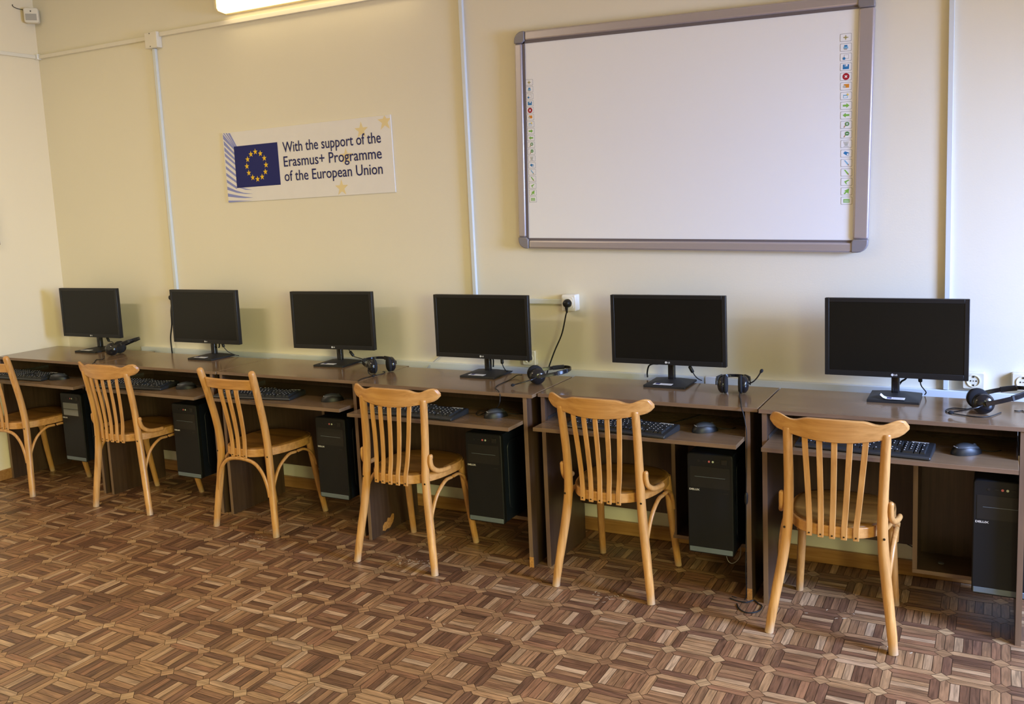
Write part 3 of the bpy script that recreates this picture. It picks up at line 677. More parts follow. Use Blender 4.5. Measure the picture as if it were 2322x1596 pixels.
# ------------------------------------------------------------------ desks
XS = [-.945, -.048, .862, 1.772, 2.688, 3.604]; XE = [-.049, .860, 1.770, 2.682, 3.600, 4.500]
FR = [-.487, -.481, -.475, -.505, -.470, -.480]; DK = [.400, .372, .395, .395, .375, .385]
TRAYF = [-.600, -.589, -.572, -.625, -.588, -.585]
TP = .018; ZT = .75; TZ = .637
DESK_LABEL = ['brown laminate computer desk in the left corner, against the left wall', 'brown laminate computer desk second from the left wall', 'brown laminate computer desk third from the left, with the three-slat chair pulled up',
              'brown laminate computer desk under the left edge of the whiteboard, front edge jutting out', 'brown laminate computer desk under the middle of the whiteboard', 'brown laminate computer desk at the right end of the row']
for k in range(6):
    x0, x1, yf, dk = XS[k], XE[k], FR[k], DK[k]
    w = x1-x0; e = .001
    d = empty('computer_desk', (x0, yf, 0)); tag(d, DESK_LABEL[k], 'desk', 'computer desks in a row')
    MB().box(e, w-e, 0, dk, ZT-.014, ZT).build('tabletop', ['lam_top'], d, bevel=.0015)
    MB().box(e, w-e, -.0012, .0004, ZT-.0143, ZT-.0005).build('edge_strip', ['edge_x'], d)
    PL, PR = .012, w-.030
    zt = ZT-.0142
    for nm, xx in (('side_panel', PL), ('side_panel', PR-TP)):
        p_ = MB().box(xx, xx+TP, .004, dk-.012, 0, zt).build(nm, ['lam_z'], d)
        MB().box(xx, xx+TP, .0030, .0042, .0005, zt-.001).build('edge_strip', ['edge'], p_)
    DX = .515 if k != 5 else .515
    xi0, xi1 = PL+TP+.001, PR-TP-.001
    MB().prism([(xi0, .17), (DX, .17), (DX, .134), (xi1, .134), (xi1, zt), (xi0, zt)], dk-.030, dk-.014, 'y').build('back_panel', ['lam_z'], d)  # the part across the tower bay is added to make it dark
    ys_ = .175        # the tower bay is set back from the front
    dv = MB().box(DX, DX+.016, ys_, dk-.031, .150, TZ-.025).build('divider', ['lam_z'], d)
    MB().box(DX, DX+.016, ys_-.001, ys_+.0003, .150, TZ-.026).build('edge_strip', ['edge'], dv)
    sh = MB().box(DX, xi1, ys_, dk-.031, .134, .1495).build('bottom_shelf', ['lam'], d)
    MB().box(DX, xi1, ys_-.001, ys_+.0003, .1345, .149).build('edge_strip', ['edge_x'], sh)
    ty = TRAYF[k]-yf
    tr = MB().box(xi0+.003, xi1-.003, ty, dk-.08, TZ-.0155, TZ-.0003).build('keyboard_tray', ['lam_top'], d, bevel=.001)
    MB().box(xi0+.003, xi1-.003, ty-.0012, ty+.0003, TZ-.0152, TZ-.0008).build('edge_strip', ['edge_x'], tr)
    for xx in (xi0+.0002, xi1-.0032):
        MB().box(xx, xx+.003, .02, dk-.1, TZ-.03, TZ+.012).build('tray_runner', ['steel'], tr)
    if k in (3, 4):
        o = MB().box(PR-TP-.0004, PR+.0004, .0022, .006, .0, .045).build('bare_edge', ['chip'], d); o['label'] = 'bare orange chipboard at the foot of the panel edge'
    if k == 3:
        pts = [(.085, .018), (.09, .04), (.105, .052), (.12, .05), (.13, .066), (.15, .06), (.165, .075), (.18, .07), (.178, .05), (.17, .035), (.155, .022), (.14, .012), (.12, .016), (.105, .010)]
        o = MB().prism(pts, PL+TP, PL+TP+.0006, 'x').build('chipped_patch', ['chip'], d); o['label'] = 'chipped patch of bare orange chipboard'

# ------------------------------------------------------------------ monitors
def flag_sticker(parent, x0, x1, y0, y1, z, curl=False):
    n = 8; vs = []; fs = []
    for i in range(n+1):
        x = x0+(x1-x0)*i/n; dz = 0.012*max(0, 1-i/2.2)**2 if curl else 0
        for y in (y0, y1): vs += [(x, y+dz*.5, z+dz), (x, y+dz*.5, z+dz+.0006)]
    for i in range(n):
        a = i*4; b = a+4
        fs += [(a+1, b+1, b+3, a+3), (a, a+2, b+2, b), (a, b, b+1, a+1), (a+2, a+3, b+3, b+2)]
    fs += [(0, 1, 3, 2), (n*4, n*4+2, n*4+3, n*4+1)]
    m = MB().add(vs, fs)
    wx, wy = x1-x0, y1-y0; zz = z+.0007
    i0 = .08; m.box(x0+wx*(.28 if curl else .10), x0+wx*(.46 if curl else .33), y0+wy*.22, y0+wy*.80, zz, zz+.0004, 1)
    for q in range(3): m.box(x0+wx*.50 if curl else x0+wx*.38, x0+wx*(.94-.06*(q == 1)), y0+wy*(.26+.2*q), y0+wy*(.33+.2*q), zz, zz+.0003, 2)
    s_ = m.build('sticker', ['paper', 'eu_blue', 'paper_text'], parent); s_['label'] = 'white sticker with a small blue flag'
lg_v, lg_f = text_shape('LG', 1.0, .03)
def make_monitor(w, h, zc, ferrite_path, curl=False):
    """root at the base centre on the desk top; screen towards -y"""
    r = empty('monitor', (0, 0, 0))
    bx, by = .090, .088
    b = MB(); z1, z2 = .009, .019
    v = [(-bx, -by, 0), (bx, -by, 0), (bx, by, 0), (-bx, by, 0), (-bx, -by, z1), (bx, -by, z1), (bx, by*.92, z1), (-bx, by*.92, z1), (-.03, .0, z2), (.03, .0, z2), (.03, .05, z2), (-.03, .05, z2)]
    f = [(0, 3, 2, 1), (0, 1, 5, 4), (1, 2, 6, 5), (2, 3, 7, 6), (3, 0, 4, 7), (4, 5, 9, 8), (5, 6, 10, 9), (6, 7, 11, 10), (7, 4, 8, 11), (8, 9, 10, 11)]
    b.add(v, f); b.build('stand_base', ['black_matte'], r, bevel=.0012)
    MB().prism(roundrect(-.0145, .0145, .010, .036, .006), z2-.006, zc-h/2+.09, 'z').build('stand_neck', ['black_gloss'], r, smooth=40)
    pf_ = -.030
    hs = MB()
    z0, z3 = zc-h/2, zc+h/2
    hs.box(-w/2, w/2, pf_, pf_+.022, z0, z3)
    hs.prism([(pf_+.021, z0+.02), (pf_+.021, z3-.03), (pf_+.038, z3-.07), (pf_+.042, z0+.06)], -w/2+.06, w/2-.06, 'x')
    hs.build('housing', ['black'], r, bevel=.0025)
    bz = .0155
    fr = MB(); yb = pf_-.0022
    fr.box(-w/2, -w/2+bz, yb, pf_+.001, z0, z3); fr.box(w/2-bz, w/2, yb, pf_+.001, z0, z3)
    fr.box(-w/2+bz, w/2-bz, yb, pf_+.001, z0, z0+.021); fr.box(-w/2+bz, w/2-bz, yb, pf_+.001, z3-bz, z3)
    fr.build('bezel', ['black'], r, bevel=.0012)
    MB().box(-w/2+bz, w/2-bz, pf_-.0008, pf_+.0005, z0+.021, z3-bz).build('screen', ['screen'], r)
    lg = MB(); s_ = .0088
    lg.lathe([(.0047, 0), (.0047, .0003)], 20, T=Matrix.Translation((-.0065, yb, z0+.0105)) @ RX)
    x0 = min(p[0] for p in lg_v); z_ = min(p[1] for p in lg_v)
    lg.add([(.0008+(p[0]-x0)*s_*.95, yb-.0003, z0+.0073+(p[1]-z_)*s_) for p in lg_v], lg_f)
    lg.build('logo', ['silver'], r)
    flag_sticker(r, -.050, .030, -by+.006, -by+.040, .0125, curl) if not curl else flag_sticker(r, -.045, .040, -by+.008, -by+.042, .0135, True)
    for kind, pts in ferrite_path:
        pts = [Vector(p) for p in pts]
        cb = MB().tube(smoothpath(pts, 6), .0022 if kind == 'thin' else .0036, 7).build('cable', ['cable'], r, smooth=60)
        if kind == 'thin':
            a_, b2 = pts[1], pts[2]
            MB().tube([a_, a_+(b2-a_)*.15, a_+(b2-a_)*.85, b2], [.0055, .0075, .0075, .0055], 10).build('ferrite_bead', ['black'], cb, smooth=50)
        if kind == 'thin_plug': pass
    return r
ML = ['black monitor in the left corner of the room', 'black monitor second from the left, in front of the upright trunking', 'black monitor third from the left, below the poster', 'black monitor below the left end of the whiteboard',
      'black monitor below the middle of the whiteboard', 'black monitor rightmost in the row, its sticker curling up']
MONPX = [[(137, 653), (266, 654.5), (140, 761.5), (269, 767)], [(387.5, 656), (536, 659), (391, 774.5), (539, 782)], [(658, 659.5), (844, 663), (662.5, 787.5), (847, 796)],
         [(985.5, 666.5), (1198.5, 671.5), (987, 806.5), (1197, 819.5)], [(1387, 669.5), (1649.5, 670), (1382.5, 822.5), (1644, 832.5)], [(1874, 673.5), (2206, 681), (1865, 846.5), (2191.5, 866.5)]]
MONBASEY = [-.150, -.160, -.135, -.180, -.145, -.162]
MONROT = [1.5, .5, 4.0, .3, .5, .3]
MON = []
for k in range(6):
    Y = MONBASEY[k]-.032
    c = [onY(*q, Y) for q in MONPX[k]]
    wx = ((c[1].x-c[0].x)+(c[3].x-c[2].x))/2; cx = sum(q.x for q in c)/4
    zt_ = (c[0].z+c[1].z)/2; zb_ = (c[2].z+c[3].z)/2
    cx_, zc = cx, (zt_+zb_)/2-ZT
    wid = .497; hgt = zt_-zb_
    yb = .05
    fp = [
        [('thin', [(.075, .012, zc-hgt/2+.02), (.078, .012, zc-hgt/2-.004), (.092, .014, zc-hgt/2-.030), (.115, .02, .05), (.135, .03, .004), (.16, .06, .003)])],
        [('thick', [(.045, .02, zc-hgt/2+.02), (.043, .022, zc-hgt/2-.012), (.032, .03, zc-hgt/2-.03), (.012, .045, .05)]), ('thin', [(.075, .012, zc-hgt/2+.02), (.078, .012, zc-hgt/2-.002), (.084, .014, zc-hgt/2-.026), (.10, .03, .03), (.125, .055, .010), (.13, .075, .003)])],
        [('thin', [(.055, .012, zc-hgt/2+.01), (.068, .014, zc-hgt/2-.016), (.086, .018, zc-hgt/2-.042), (.11, .03, .030), (.14, .045, .016), (.155, .06, .003)])],
        [('thick', [(.02, .03, zc-hgt/2+.02), (.021, .034, zc-hgt/2-.012), (.019, .04, .06), (.014, .045, .03)]), ('thin', [(.075, .02, zc-hgt/2+.015), (.076, .02, zc-hgt/2-.006), (.077, .02, zc-hgt/2-.030), (.080, .03, .03), (.083, .05, .012), (.085, .10, .003)])],
        [('thick', [(-.05, .03, zc-hgt/2+.02), (-.062, .045, zc-hgt/2-.010), (-.10, .065, .07), (-.125, .085, .055), (-.138, .100, .025), (-.138, .102, .002)]), ('thin', [(.075, .02, zc-hgt/2+.015), (.078, .02, zc-hgt/2-.010), (.092, .024, zc-hgt/2-.038), (.098, .04, .03), (.104, .07, .012), (.108, .095, .003)])],
        [('thick', [(.045, .02, zc-hgt/2+.02), (.036, .03, zc-hgt/2-.012), (.018, .05, .055), (.004, .065, .03)]), ('thin', [(.085, .02, zc-hgt/2+.015), (.0855, .02, zc-hgt/2-.001), (.086, .02, zc-hgt/2-.022), (.090, .03, .045), (.104, .05, .02), (.098, .08, .003)])],
    ][k]
    r = make_monitor(wid, hgt, zc, fp, curl=(k == 5))
    r.location = (cx_, MONBASEY[k], ZT); r.rotation_euler = (0, 0, math.radians(MONROT[k]))
    tag(r, ML[k], 'monitor', 'computer monitors on the desks'); MON.append(r)

# ------------------------------------------------------------------ keyboards
def make_keyboard():
    r = empty('keyboard', (0, 0, 0))
    kw, kd = .446, .148
    b = MB(); y0, y1 = -kd/2, kd/2
    b.prism([(y0, .004), (y0+.006, 0), (y1-.004, 0), (y1, .006), (y1, .022), (y1-.01, .026), (y0+.022, .014), (y0+.004, .011)], -kw/2, kw/2, 'x')
    b.build('case', ['key'], r, bevel=.003)
    U = .0182; V = .0186
    tilt = math.atan2(.012, kd-.03); TM = Matrix.Translation((0, y0+.022, .0138)) @ Matrix.Rotation(tilt, 4, 'X')
    rows = [
        [(0, 1)]+[(2+i, 1) for i in range(4)]+[(6.5+i, 1) for i in range(4)]+[(11+i, 1) for i in range(4)],
        [(i, 1) for i in range(13)]+[(13, 2)]+[(15.25+i, 1) for i in range(3)]+[(18.5+i, 1) for i in range(4)],
        [(0, 1.5)]+[(1.5+i, 1) for i in range(12)]+[(13.5, 1.5)]+[(15.25+i, 1) for i in range(3)]+[(18.5+i, 1) for i in range(3)]+[(21.5, 1, 2)],
        [(0, 1.75)]+[(1.75+i, 1) for i in range(11)]+[(12.75, 2.25)]+[(18.5+i, 1) for i in range(3)],
        [(0, 2.25)]+[(2.25+i, 1) for i in range(10)]+[(12.25, 2.75)]+[(16.25, 1)]+[(18.5+i, 1) for i in range(3)]+[(21.5, 1, 2)],
        [(0, 1.5), (1.5, 1.25), (2.75, 1.25), (4, 5.75), (9.75, 1.25), (11, 1.25), (12.25, 1.25), (13.5, 1.5)]+[(15.25+i, 1) for i in range(3)]+[(18.5, 2), (20.5, 1)]]
    cache = {}
    def keymesh(wu, hu):
        if (wu, hu) in cache: return cache[(wu, hu)]
        m = MB(); a, c = wu*U/2-.0006, hu*V/2-.0006; ti = .0026; h = .0072
        v = [(-a, -c, 0), (a, -c, 0), (a, c, 0), (-a, c, 0), (-a+ti, -c+ti*.7, h), (a-ti, -c+ti*.7, h), (a-ti, c-ti, h), (-a+ti, c-ti, h)]
        m.add(v, [(0, 1, 5, 4), (1, 2, 6, 5), (2, 3, 7, 6), (3, 0, 4, 7), (4, 5, 6, 7)])
        m.box(-a+ti+.002, -a+ti+.0055, c-ti-.0065, c-ti-.002, h, h+.0002, 1)
        cache[(wu, hu)] = m.mesh('key', ['key', 'legend']); return cache[(wu, hu)]
    for ri, row in enumerate(rows):
        zrow = 5-ri; yy = zrow*V+(.004 if ri == 0 else 0)+V/2
        for kk in row:
            u, wu = kk[0], kk[1]; hu = kk[2] if len(kk) > 2 else 1
            o = bpy.data.objects.new('key', keymesh(wu, hu)); COL.objects.link(o); o.parent = r
            L = TM @ Matrix.Translation((-22.5*U/2+(u+wu/2)*U, yy-(hu-1)*V/2, 0))
            o.matrix_local = L
    m = MB().box(kw/2-.075, kw/2-.02, kd/2-.018, kd/2-.0145, .0245, .0262); m.build('indicator_strip', ['silver'], r)
    return r
KB = [(-.690, -.489, 4.0), (.258, -.480, 8.0), (1.128, -.468, 9.0), (2.122, -.535, -.5), (3.065, -.500, -6.3), (3.972, -.488, -3.4)]
KL = ['black keyboard on the tray of the desk in the left corner', 'black keyboard behind the second chair from the left', 'black keyboard behind the three-slat chair third from the left', 'black keyboard on the tray below the left end of the whiteboard',
      'black keyboard on the tray below the middle of the whiteboard', 'black keyboard on the rightmost desk, behind the nearest chair']
kb0 = None
for k, (x, y, a) in enumerate(KB):
    r = make_keyboard() if kb0 is None else copy_tree(kb0)
    kb0 = kb0 or r
    r.location = (x, y, TZ+.0003); r.rotation_euler = (0, 0, math.radians(a)); tag(r, KL[k], 'keyboard', 'keyboards on the pull-out trays')
cord('keyboard_cable', [onZ(1505, 963, TZ+.004), onZ(1530, 957, TZ+.003), onZ(1556, 950, TZ+.003), onZ(1590, 940, TZ+.003)], .0017, 'thin black cable behind the keyboard below the middle of the whiteboard', n=6)
# ------------------------------------------------------------------ mice
def make_mouse():
    r = empty('mouse', (0, 0, 0))
    def body(sc, zlo, zhi, z0):
        m = MB(); nu, nv = 20, 8; vs = []
        L, Wd = .053*sc, .030*sc
        for j in range(nv+1):
            ph = math.pi/2*j/nv; cz = math.sin(ph); cr = math.cos(ph)**.55
            for i in range(nu):
                a = 2*math.pi*i/nu; c, s = math.cos(a), math.sin(a)
                x = Wd*cr*(abs(c)**.85)*(1 if c > 0 else -1)*(1-.12*abs(s)*(1 if s > 0 else .3)); y = L*cr*(abs(s)**.85)*(1 if s > 0 else -1)
                hh = (zhi-zlo)*(1-.28*max(0, y/L)-.10*max(0, -y/L))
                vs.append((x, y, z0+hh*cz))
        fs = [(j*nu+i, j*nu+(i+1) % nu, (j+1)*nu+(i+1) % nu, (j+1)*nu+i) for j in range(nv) for i in range(nu)]+[list(range(nu))[::-1]]
        return m.add(vs, fs)
    body(1.0, 0, .034, 0).build('body', ['black'], r, smooth=60)
    m = body(.90, 0, .0265, .0092); m.build('top_shell', ['mouse_top'], r, smooth=60)
    MB().lathe([(.0075, -.0025), (.009, -.001), (.009, .001), (.0075, .0025)], 16, T=Matrix.Translation((0, .028, .0245)) @ Matrix.Rotation(math.pi/2, 4, 'Y')).build('scroll_wheel', ['black_matte'], r, smooth=50)
    MB().box(-.010, .010, -.0405, -.0380, .0255, .0262, T=None).build('logo', ['legend'], r)
    MB().tube(smoothpath([(0, .048, .008), (0, .062, .006), (.006, .078, .003), (.012, .10, .0025), (.004, .125, .0022)], 6), .0017, 6).build('cord', ['cable'], r, smooth=60)
    return r
MS = [(-.415, -.462, -50), (.581, -.432, -50), (1.567, -.437, -48), (2.487, -.476, -42), (3.387, -.432, -50), (4.293, -.440, -55)]
MSL = ['black computer mouse on the tray in the left corner', 'black computer mouse right of the second keyboard from the left', 'black computer mouse right of the three-slat chair third from the left', 'black computer mouse beside the looped headset cable',
       'black computer mouse on the tray below the middle of the whiteboard', 'black computer mouse on the rightmost tray']
m0 = None
for k, (x, y, a) in enumerate(MS):
    r = make_mouse() if m0 is None else copy_tree(m0)
    m0 = m0 or r
    r.location = (x, y, TZ+.0003); r.rotation_euler = (0, 0, math.radians(a)); tag(r, MSL[k], 'mouse', 'computer mice on the trays')

# ------------------------------------------------------------------ computer towers
dv_, df_ = text_shape('DELUX', 1.0, .04)
def make_tower(grey=False):
    r = empty('computer_tower', (0, 0, 0))
    w, h, dp = .180, .402, .325
    MB().box(-w/2+.003, w/2-.003, .022, dp, .004, h-.004).build('case', ['navy'], r, bevel=.003)
    for s in (-1, 1): MB().prism(roundrect(.055, dp-.05, .05, h-.045, .03), s*(w/2-.0035), s*(w/2+.001), 'x').build('side_panel', ['navy'], r, bevel=.002)
    MB().prism(roundrect(-w/2, w/2, 0, h, .012), 0, .024, 'y').build('front_panel', ['bezel'], r, bevel=.004)
    MB().prism(roundrect(-w/2+.012, w/2-.012, h-.135, h-.052, .003), -.0008, .004, 'y').build('drive_bay_cover', ['bay'], r)
    if grey:
        for z in (h-.130, h-.092):
            o = MB().box(-w/2+.022, w/2-.030, -.0022, .002, z, z+.035).build('bay_cover', ['bay_grey'], r); o['label'] = 'grey drive bay cover'
    else:
        MB().box(-w/2+.03, w/2-.03, -.0018, .0, h-.0935, h-.0920).build('bay_slit', ['foot_grey'], r)
    MB().box(w/2-.045, w/2-.022, -.0022, .002, h-.039, h-.018).build('power_button', ['bay'], r, bevel=.001)
    T0 = lambda x, z: Matrix.Translation((x, -.0002, z)) @ RX
    MB().lathe([(.0042, 0), (.0042, .0012), (.002, .0012), (.002, .0)], 14, T=T0(-.002, h-.030)).build('audio_jack', ['pink'], r)
    MB().lathe([(.0042, 0), (.0042, .0012), (.002, .0012), (.002, .0)], 14, T=T0(.013, h-.030)).build('audio_jack', ['green_jack'], r)
    for x in (-.020, .031): MB().box(x-.0065, x+.0065, -.0012, .001, h-.0318, h-.0282).build('usb_port', ['bay'], r)
    MB().lathe([(.0045, 0), (.0045, .0012)], 14, T=T0(-.043, h-.030)).build('reset_button', ['bay'], r)
    MB().box(w/2-.040, w/2-.020, -.0012, .001, h-.153, h-.149).build('indicator', ['bay'], r)
    g = MB(); s_ = .0118; x0 = min(p[0] for p in dv_); x1_ = max(p[0] for p in dv_); sx = .041/(x1_-x0)
    g.add([(-w/2+.008+(p[0]-x0)*sx, -.0006, h-.149+p[1]*s_*.82) for p in dv_], df_); g.build('logo', ['silver'], r)
    tr = MB(); tr.prism([(-.0015, .004), (-.0015, .026), (.016, .022), (.016, .002)], -w/2+.004, w/2-.004, 'x')
    tr.build('base_trim', ['foot_grey'], r, bevel=.003)
    return r
TW = [(-.385, -.440), (.545, -.440), (1.545, -.440), (2.402, -.455), (3.408, -.445), (4.408, -.445)]
TL_ = ['black computer tower with two grey drive covers, in the left corner desk', 'black computer tower in the second desk from the left', 'black computer tower beside the three-slat chair third from the left', 'black computer tower with a navy side under the left end of the whiteboard',
       'black computer tower under the middle of the whiteboard', 'black computer tower at the right end of the desk row']
for k, (a, b) in enumerate(((130, 165), (382, 437), (716, 780), (1054, 1135), (1556.5, 1662), (2208, 2322))):
    y = TW[k][1]
    if k in (1, 2, 3, 4):
        yy = {1: 980, 2: 1020, 3: 1080, 4: 1130}[k]
        bx = {1: (389, 446), 2: (721, 783), 3: (1059.5, 1139), 4: (1559.5, 1662.5)}[k]
        cx = (onY(bx[0], yy, y).x+onY(bx[1], yy, y).x)/2
    else: cx = onY({0: 140, 5: 2205}[k], {0: 950, 5: 1200}[k], y).x+.09
    if k == 0: cx = -.368
    if k == 1: cx = .555
    TW[k] = (cx, y)
t0 = None
for k, (x, y) in enumerate(TW):
    if k == 0: r = make_tower(True)
    elif t0 is None: r = t0 = make_tower()
    else: r = copy_tree(t0)
    r.location = (x, y, .1497); tag(r, TL_[k], 'computer tower', 'computer towers on the desk shelves')

# ------------------------------------------------------------------ headsets
def make_headset(tilt, mic=1, spread=.045, lean=0.0):
    """lies on the desk: cups on their rims, band going to +y; root at the mid-point between the cups on the desk top"""
    r = empty('headset', (0, 0, 0))
    R_ = .037
    n = 26; pts = []; ups = []
    L = .155
    ct, st = math.cos(math.radians(tilt)), math.sin(math.radians(tilt))
    for i in range(n+1):
        a = math.pi*i/n
        xx = -math.cos(a)*(spread+.026+.018*math.sin(a)); yy = max(0.0, math.sin(a))**.8*L
        pts.append(Vector((xx, yy*ct, R_+.004+yy*st)))
        ups.append(Vector((0, -st, ct)))
    # band: flat in the plane normal, wide along 'up'
    wz = [.010+.004*math.sin(math.pi*i/n) for i in range(n+1)]
    MB().rect_sweep(pts, .0045, [.012+.004*abs(math.cos(math.pi*i/n)) for i in range(n+1)], ups).build('headband', ['black_gloss'], r, bevel=.0012)
    for s in (-1, 1):
        ad = MB(); i = 4 if s < 0 else n-4; j = 8 if s < 0 else n-8
        a_, b2 = pts[i], pts[j]; ad.rect_sweep([a_, (a_+b2)/2+Vector((s*.002, 0, 0)), b2], .0065, .019, [ups[0]]*3)
        ad.build('size_adjuster', ['black_matte'], r, bevel=.001)
    for s in (-1, 1):
        T0 = Matrix.Translation((s*spread, 0, R_)) @ Matrix.Rotation(math.radians(s*lean), 4, 'Z') @ Matrix.Rotation(s*math.pi/2, 4, 'Y')
        c = MB().lathe([(.026, -.004), (.034, -.003), (.0355, .003), (.033, .010), (.024, .0175), (.012, .021), (.002, .022)], 26, T=T0).build('ear_cup', ['black_gloss'], r, smooth=50)
        MB().lathe([(.010, -.021), (.028, -.020), (.0355, -.015), (R_-.0005, -.010), (.0355, -.005), (.030, -.003)], 26, T=T0).build('ear_cushion', ['foam'], c, smooth=60)
        MB().box(-.007, .007, -.0012, .0012, .0222, .0227, T=T0 @ Matrix.Rotation(.6, 4, 'Z') @ Matrix.Translation((.004, .006, -.0035))).build('logo', ['silver'], c)
    s = mic
    e = Vector((s*(spread+.018), 0, R_))
    mp_ = {1: [(0, -.004, 0), (s*.016, -.030, -.006), (s*.022, -.070, -.014), (s*.018, -.105, -.022)], 2: [(0, .004, .0), (.02, -.006, .012), (.036, -.010, .030), (.048, -.014, .050)],
           -1: [(0, -.004, -.004), (-.010, -.03, -.016), (-.012, -.06, -.024), (-.006, -.095, -.027)]}[mic]
    path = [Vector((abs(s)/s*(spread+.018), 0, R_))+Vector(p) for p in mp_]
    mb_ = MB().tube(smoothpath(path, 5), .0026, 8).build('microphone_boom', ['black_gloss'], r, smooth=60)
    d = (path[-1]-path[-2]).normalized()
    MB().tube([path[-1]-d*.002, path[-1]+d*.006, path[-1]+d*.012, path[-1]+d*.016], [.003, .0065, .0062, .003], 10).build('microphone', ['foam'], mb_, smooth=60)
    return r
def place_headset(r, x, y, dirv, label):
    r.location = (x, y, ZT+.0002); r.rotation_euler = (0, 0, math.atan2(-dirv[0], dirv[1])); tag(r, label, 'headset', 'headsets lying on the desk tops')
    return r
def headset_cord(r, pts, matn='cable'):
    rm = Matrix.Translation(r.location) @ Rz(r.rotation_euler.z); inv = rm.inverted()
    return MB().tube([inv @ p for p in smoothpath(pts, 7)], .0019, 7).build('cord', [matn], r, smooth=60)
zc_ = ZT+.0025
hA = onZ(258, 807, ZT); 
h1 = place_headset(make_headset(20, -1), hA.x-.035, hA.y+.045, (.90, .30), 'black headset on the left corner desk, band raised beside the first monitor')
h2 = place_headset(make_headset(3, -1, .047), 1.742, -.268, (-.78, .62), 'black headset between the third and fourth monitors')
h3 = place_headset(make_headset(6, 1, .040), 2.588, -.282, (.80, .55), 'black headset below the wall cord, between the fourth and fifth monitors')
h4 = place_headset(make_headset(0, 2, .040), 3.449, -.246, (-.25, 1.0), 'black headset with upright microphone, right of the fifth monitor')
h5 = place_headset(make_headset(14, 1, .046), 4.330, -.285, (.97, .25), 'black headset at the right edge of the photo, beside the rightmost monitor')
headset_cord(h1, [onZ(236, 806, zc_+.015), onZ(236, 812, zc_), onZ(230, 815, zc_), onZ(219, 815, zc_), onZ(214, 821, zc_), onZ(211.5, 824.5, zc_)+Vector((0, -.004, 0)), onY(211, 832, -.494)])
headset_cord(h2, [onZ(868, 842, zc_+.012), onZ(873, 843, zc_), onZ(868, 847, zc_), onZ(852, 851, zc_), onZ(830, 856, zc_), onZ(817, 860, zc_), onZ(812, 864, zc_)])
headset_cord(h3, [onZ(1184, 850, zc_+.015), onZ(1172, 851, zc_+.008), onZ(1158, 860, zc_), onZ(1140, 868, zc_), onZ(1128, 874, zc_), onZ(1123, 880, zc_), onZ(1131, 886.5, zc_)+Vector((0, -.004, .001)), onY(1134, 898, -.5105), onY(1131, 918, -.515), onZ(1118, 930, TZ+.004), onZ(1104, 934, TZ+.003), onZ(1088, 931, TZ+.003), onZ(1080, 938, TZ+.003), onZ(1087, 941, TZ+.003), onZ(1106, 933, TZ+.006)])
ip = onZ(1683, 887, zc_)
cp = headset_cord(h4, [onZ(1677, 880, zc_+.018), onZ(1677, 897, zc_), onZ(1680, 912, zc_), onZ(1681.5, 921.3, zc_)+Vector((0, -.005, .001)), onY(1686, 940, -.482), onY(1690, 960, -.484), onY(1693, 985, -.488), onY(1693, 1040, -.488), onY(1692, 1130, -.487), onY(1692, 1200, -.487), onY(1691, 1290, -.490), onZ(1690, 1358, .004), onZ(1660, 1352, .003)])
cc = Matrix.Translation(h4.location) @ Rz(h4.rotation_euler.z); ci = cc.inverted()
a_, b2 = ci @ onY(1692.5, 1117, -.489), ci @ onY(1692, 1143, -.489)
MB().tube([a_, a_+(b2-a_)*.2, a_+(b2-a_)*.8, b2], [.004, .0065, .0065, .004], 10).build('volume_control', ['black'], cp, smooth=50)
headset_cord(h5, [onZ(2212, 920, zc_+.012), onZ(2203, 925, zc_), onZ(2190, 927, zc_), onZ(2163, 925, zc_), onZ(2146, 929, zc_), onZ(2150, 935, zc_), onZ(2190, 942, zc_), onZ(2225, 945.5, zc_), onZ(2248, 943, zc_), onZ(2270, 935, zc_)])
h5b = cord('thin_cable', [onZ(2300, 931, zc_), onZ(2310, 932, zc_), onZ(2318, 931, zc_), onZ(2328, 936, zc_)], .0018, 'short black cable end lying at the right edge of the desk row', n=6)
# black cable loop on the floor and the grey wire loop hanging under the fifth tower
cord('floor_cable', [onZ(1655, 1356, .003), onZ(1672, 1362, .003), onZ(1690, 1364.5, .003)+Vector((0, -.004, 0)), onZ(1700, 1361, .003)+Vector((0, -.012, 0)), onZ(1711, 1359, .003)+Vector((0, -.008, 0)), onZ(1722, 1366, .003)+Vector((0, -.012, 0)), onZ(1728, 1374, .003), onZ(1722, 1384, .003), onZ(1706, 1389, .003), onZ(1690, 1388, .003), onZ(1676, 1380, .003), onZ(1671, 1369, .003)], .0026, 'black cable looped on the floor at the foot of the two rightmost desks')
cord('hanging_wire', [onY(1676, 1232, -.30), onY(1680, 1250, -.315), onY(1674, 1268, -.33), onY(1661, 1277, -.33), onY(1651, 1271, -.33), onY(1646, 1255, -.315), onY(1642, 1240, -.295)], .0014, 'thin grey wire loop hanging under the tower below the middle of the whiteboard', matn='cable_grey', n=6)
cord('wall_cable', [onY(2036, 1220, -.006), onY(2058, 1234, -.006), (onY(2082, 1246, -.006)), onY(2105, 1252, -.006)], .002, 'thin dark cable on the lower wall under the rightmost desk', n=6)
# small round disc lying on the shelf of the rightmost desk
dsk = onZ(2134, 1277, .150)
q = Vector((max(dsk.x, 4.20), max(dsk.y, -.29), .1497))
tag(MB().lathe([(.010, 0), (.011, .0015), (.010, .003)], 20).build('round_cap', ['bay_grey'], None, smooth=50, loc=q), 'small grey round cap lying on the shelf of the rightmost desk', 'cap')

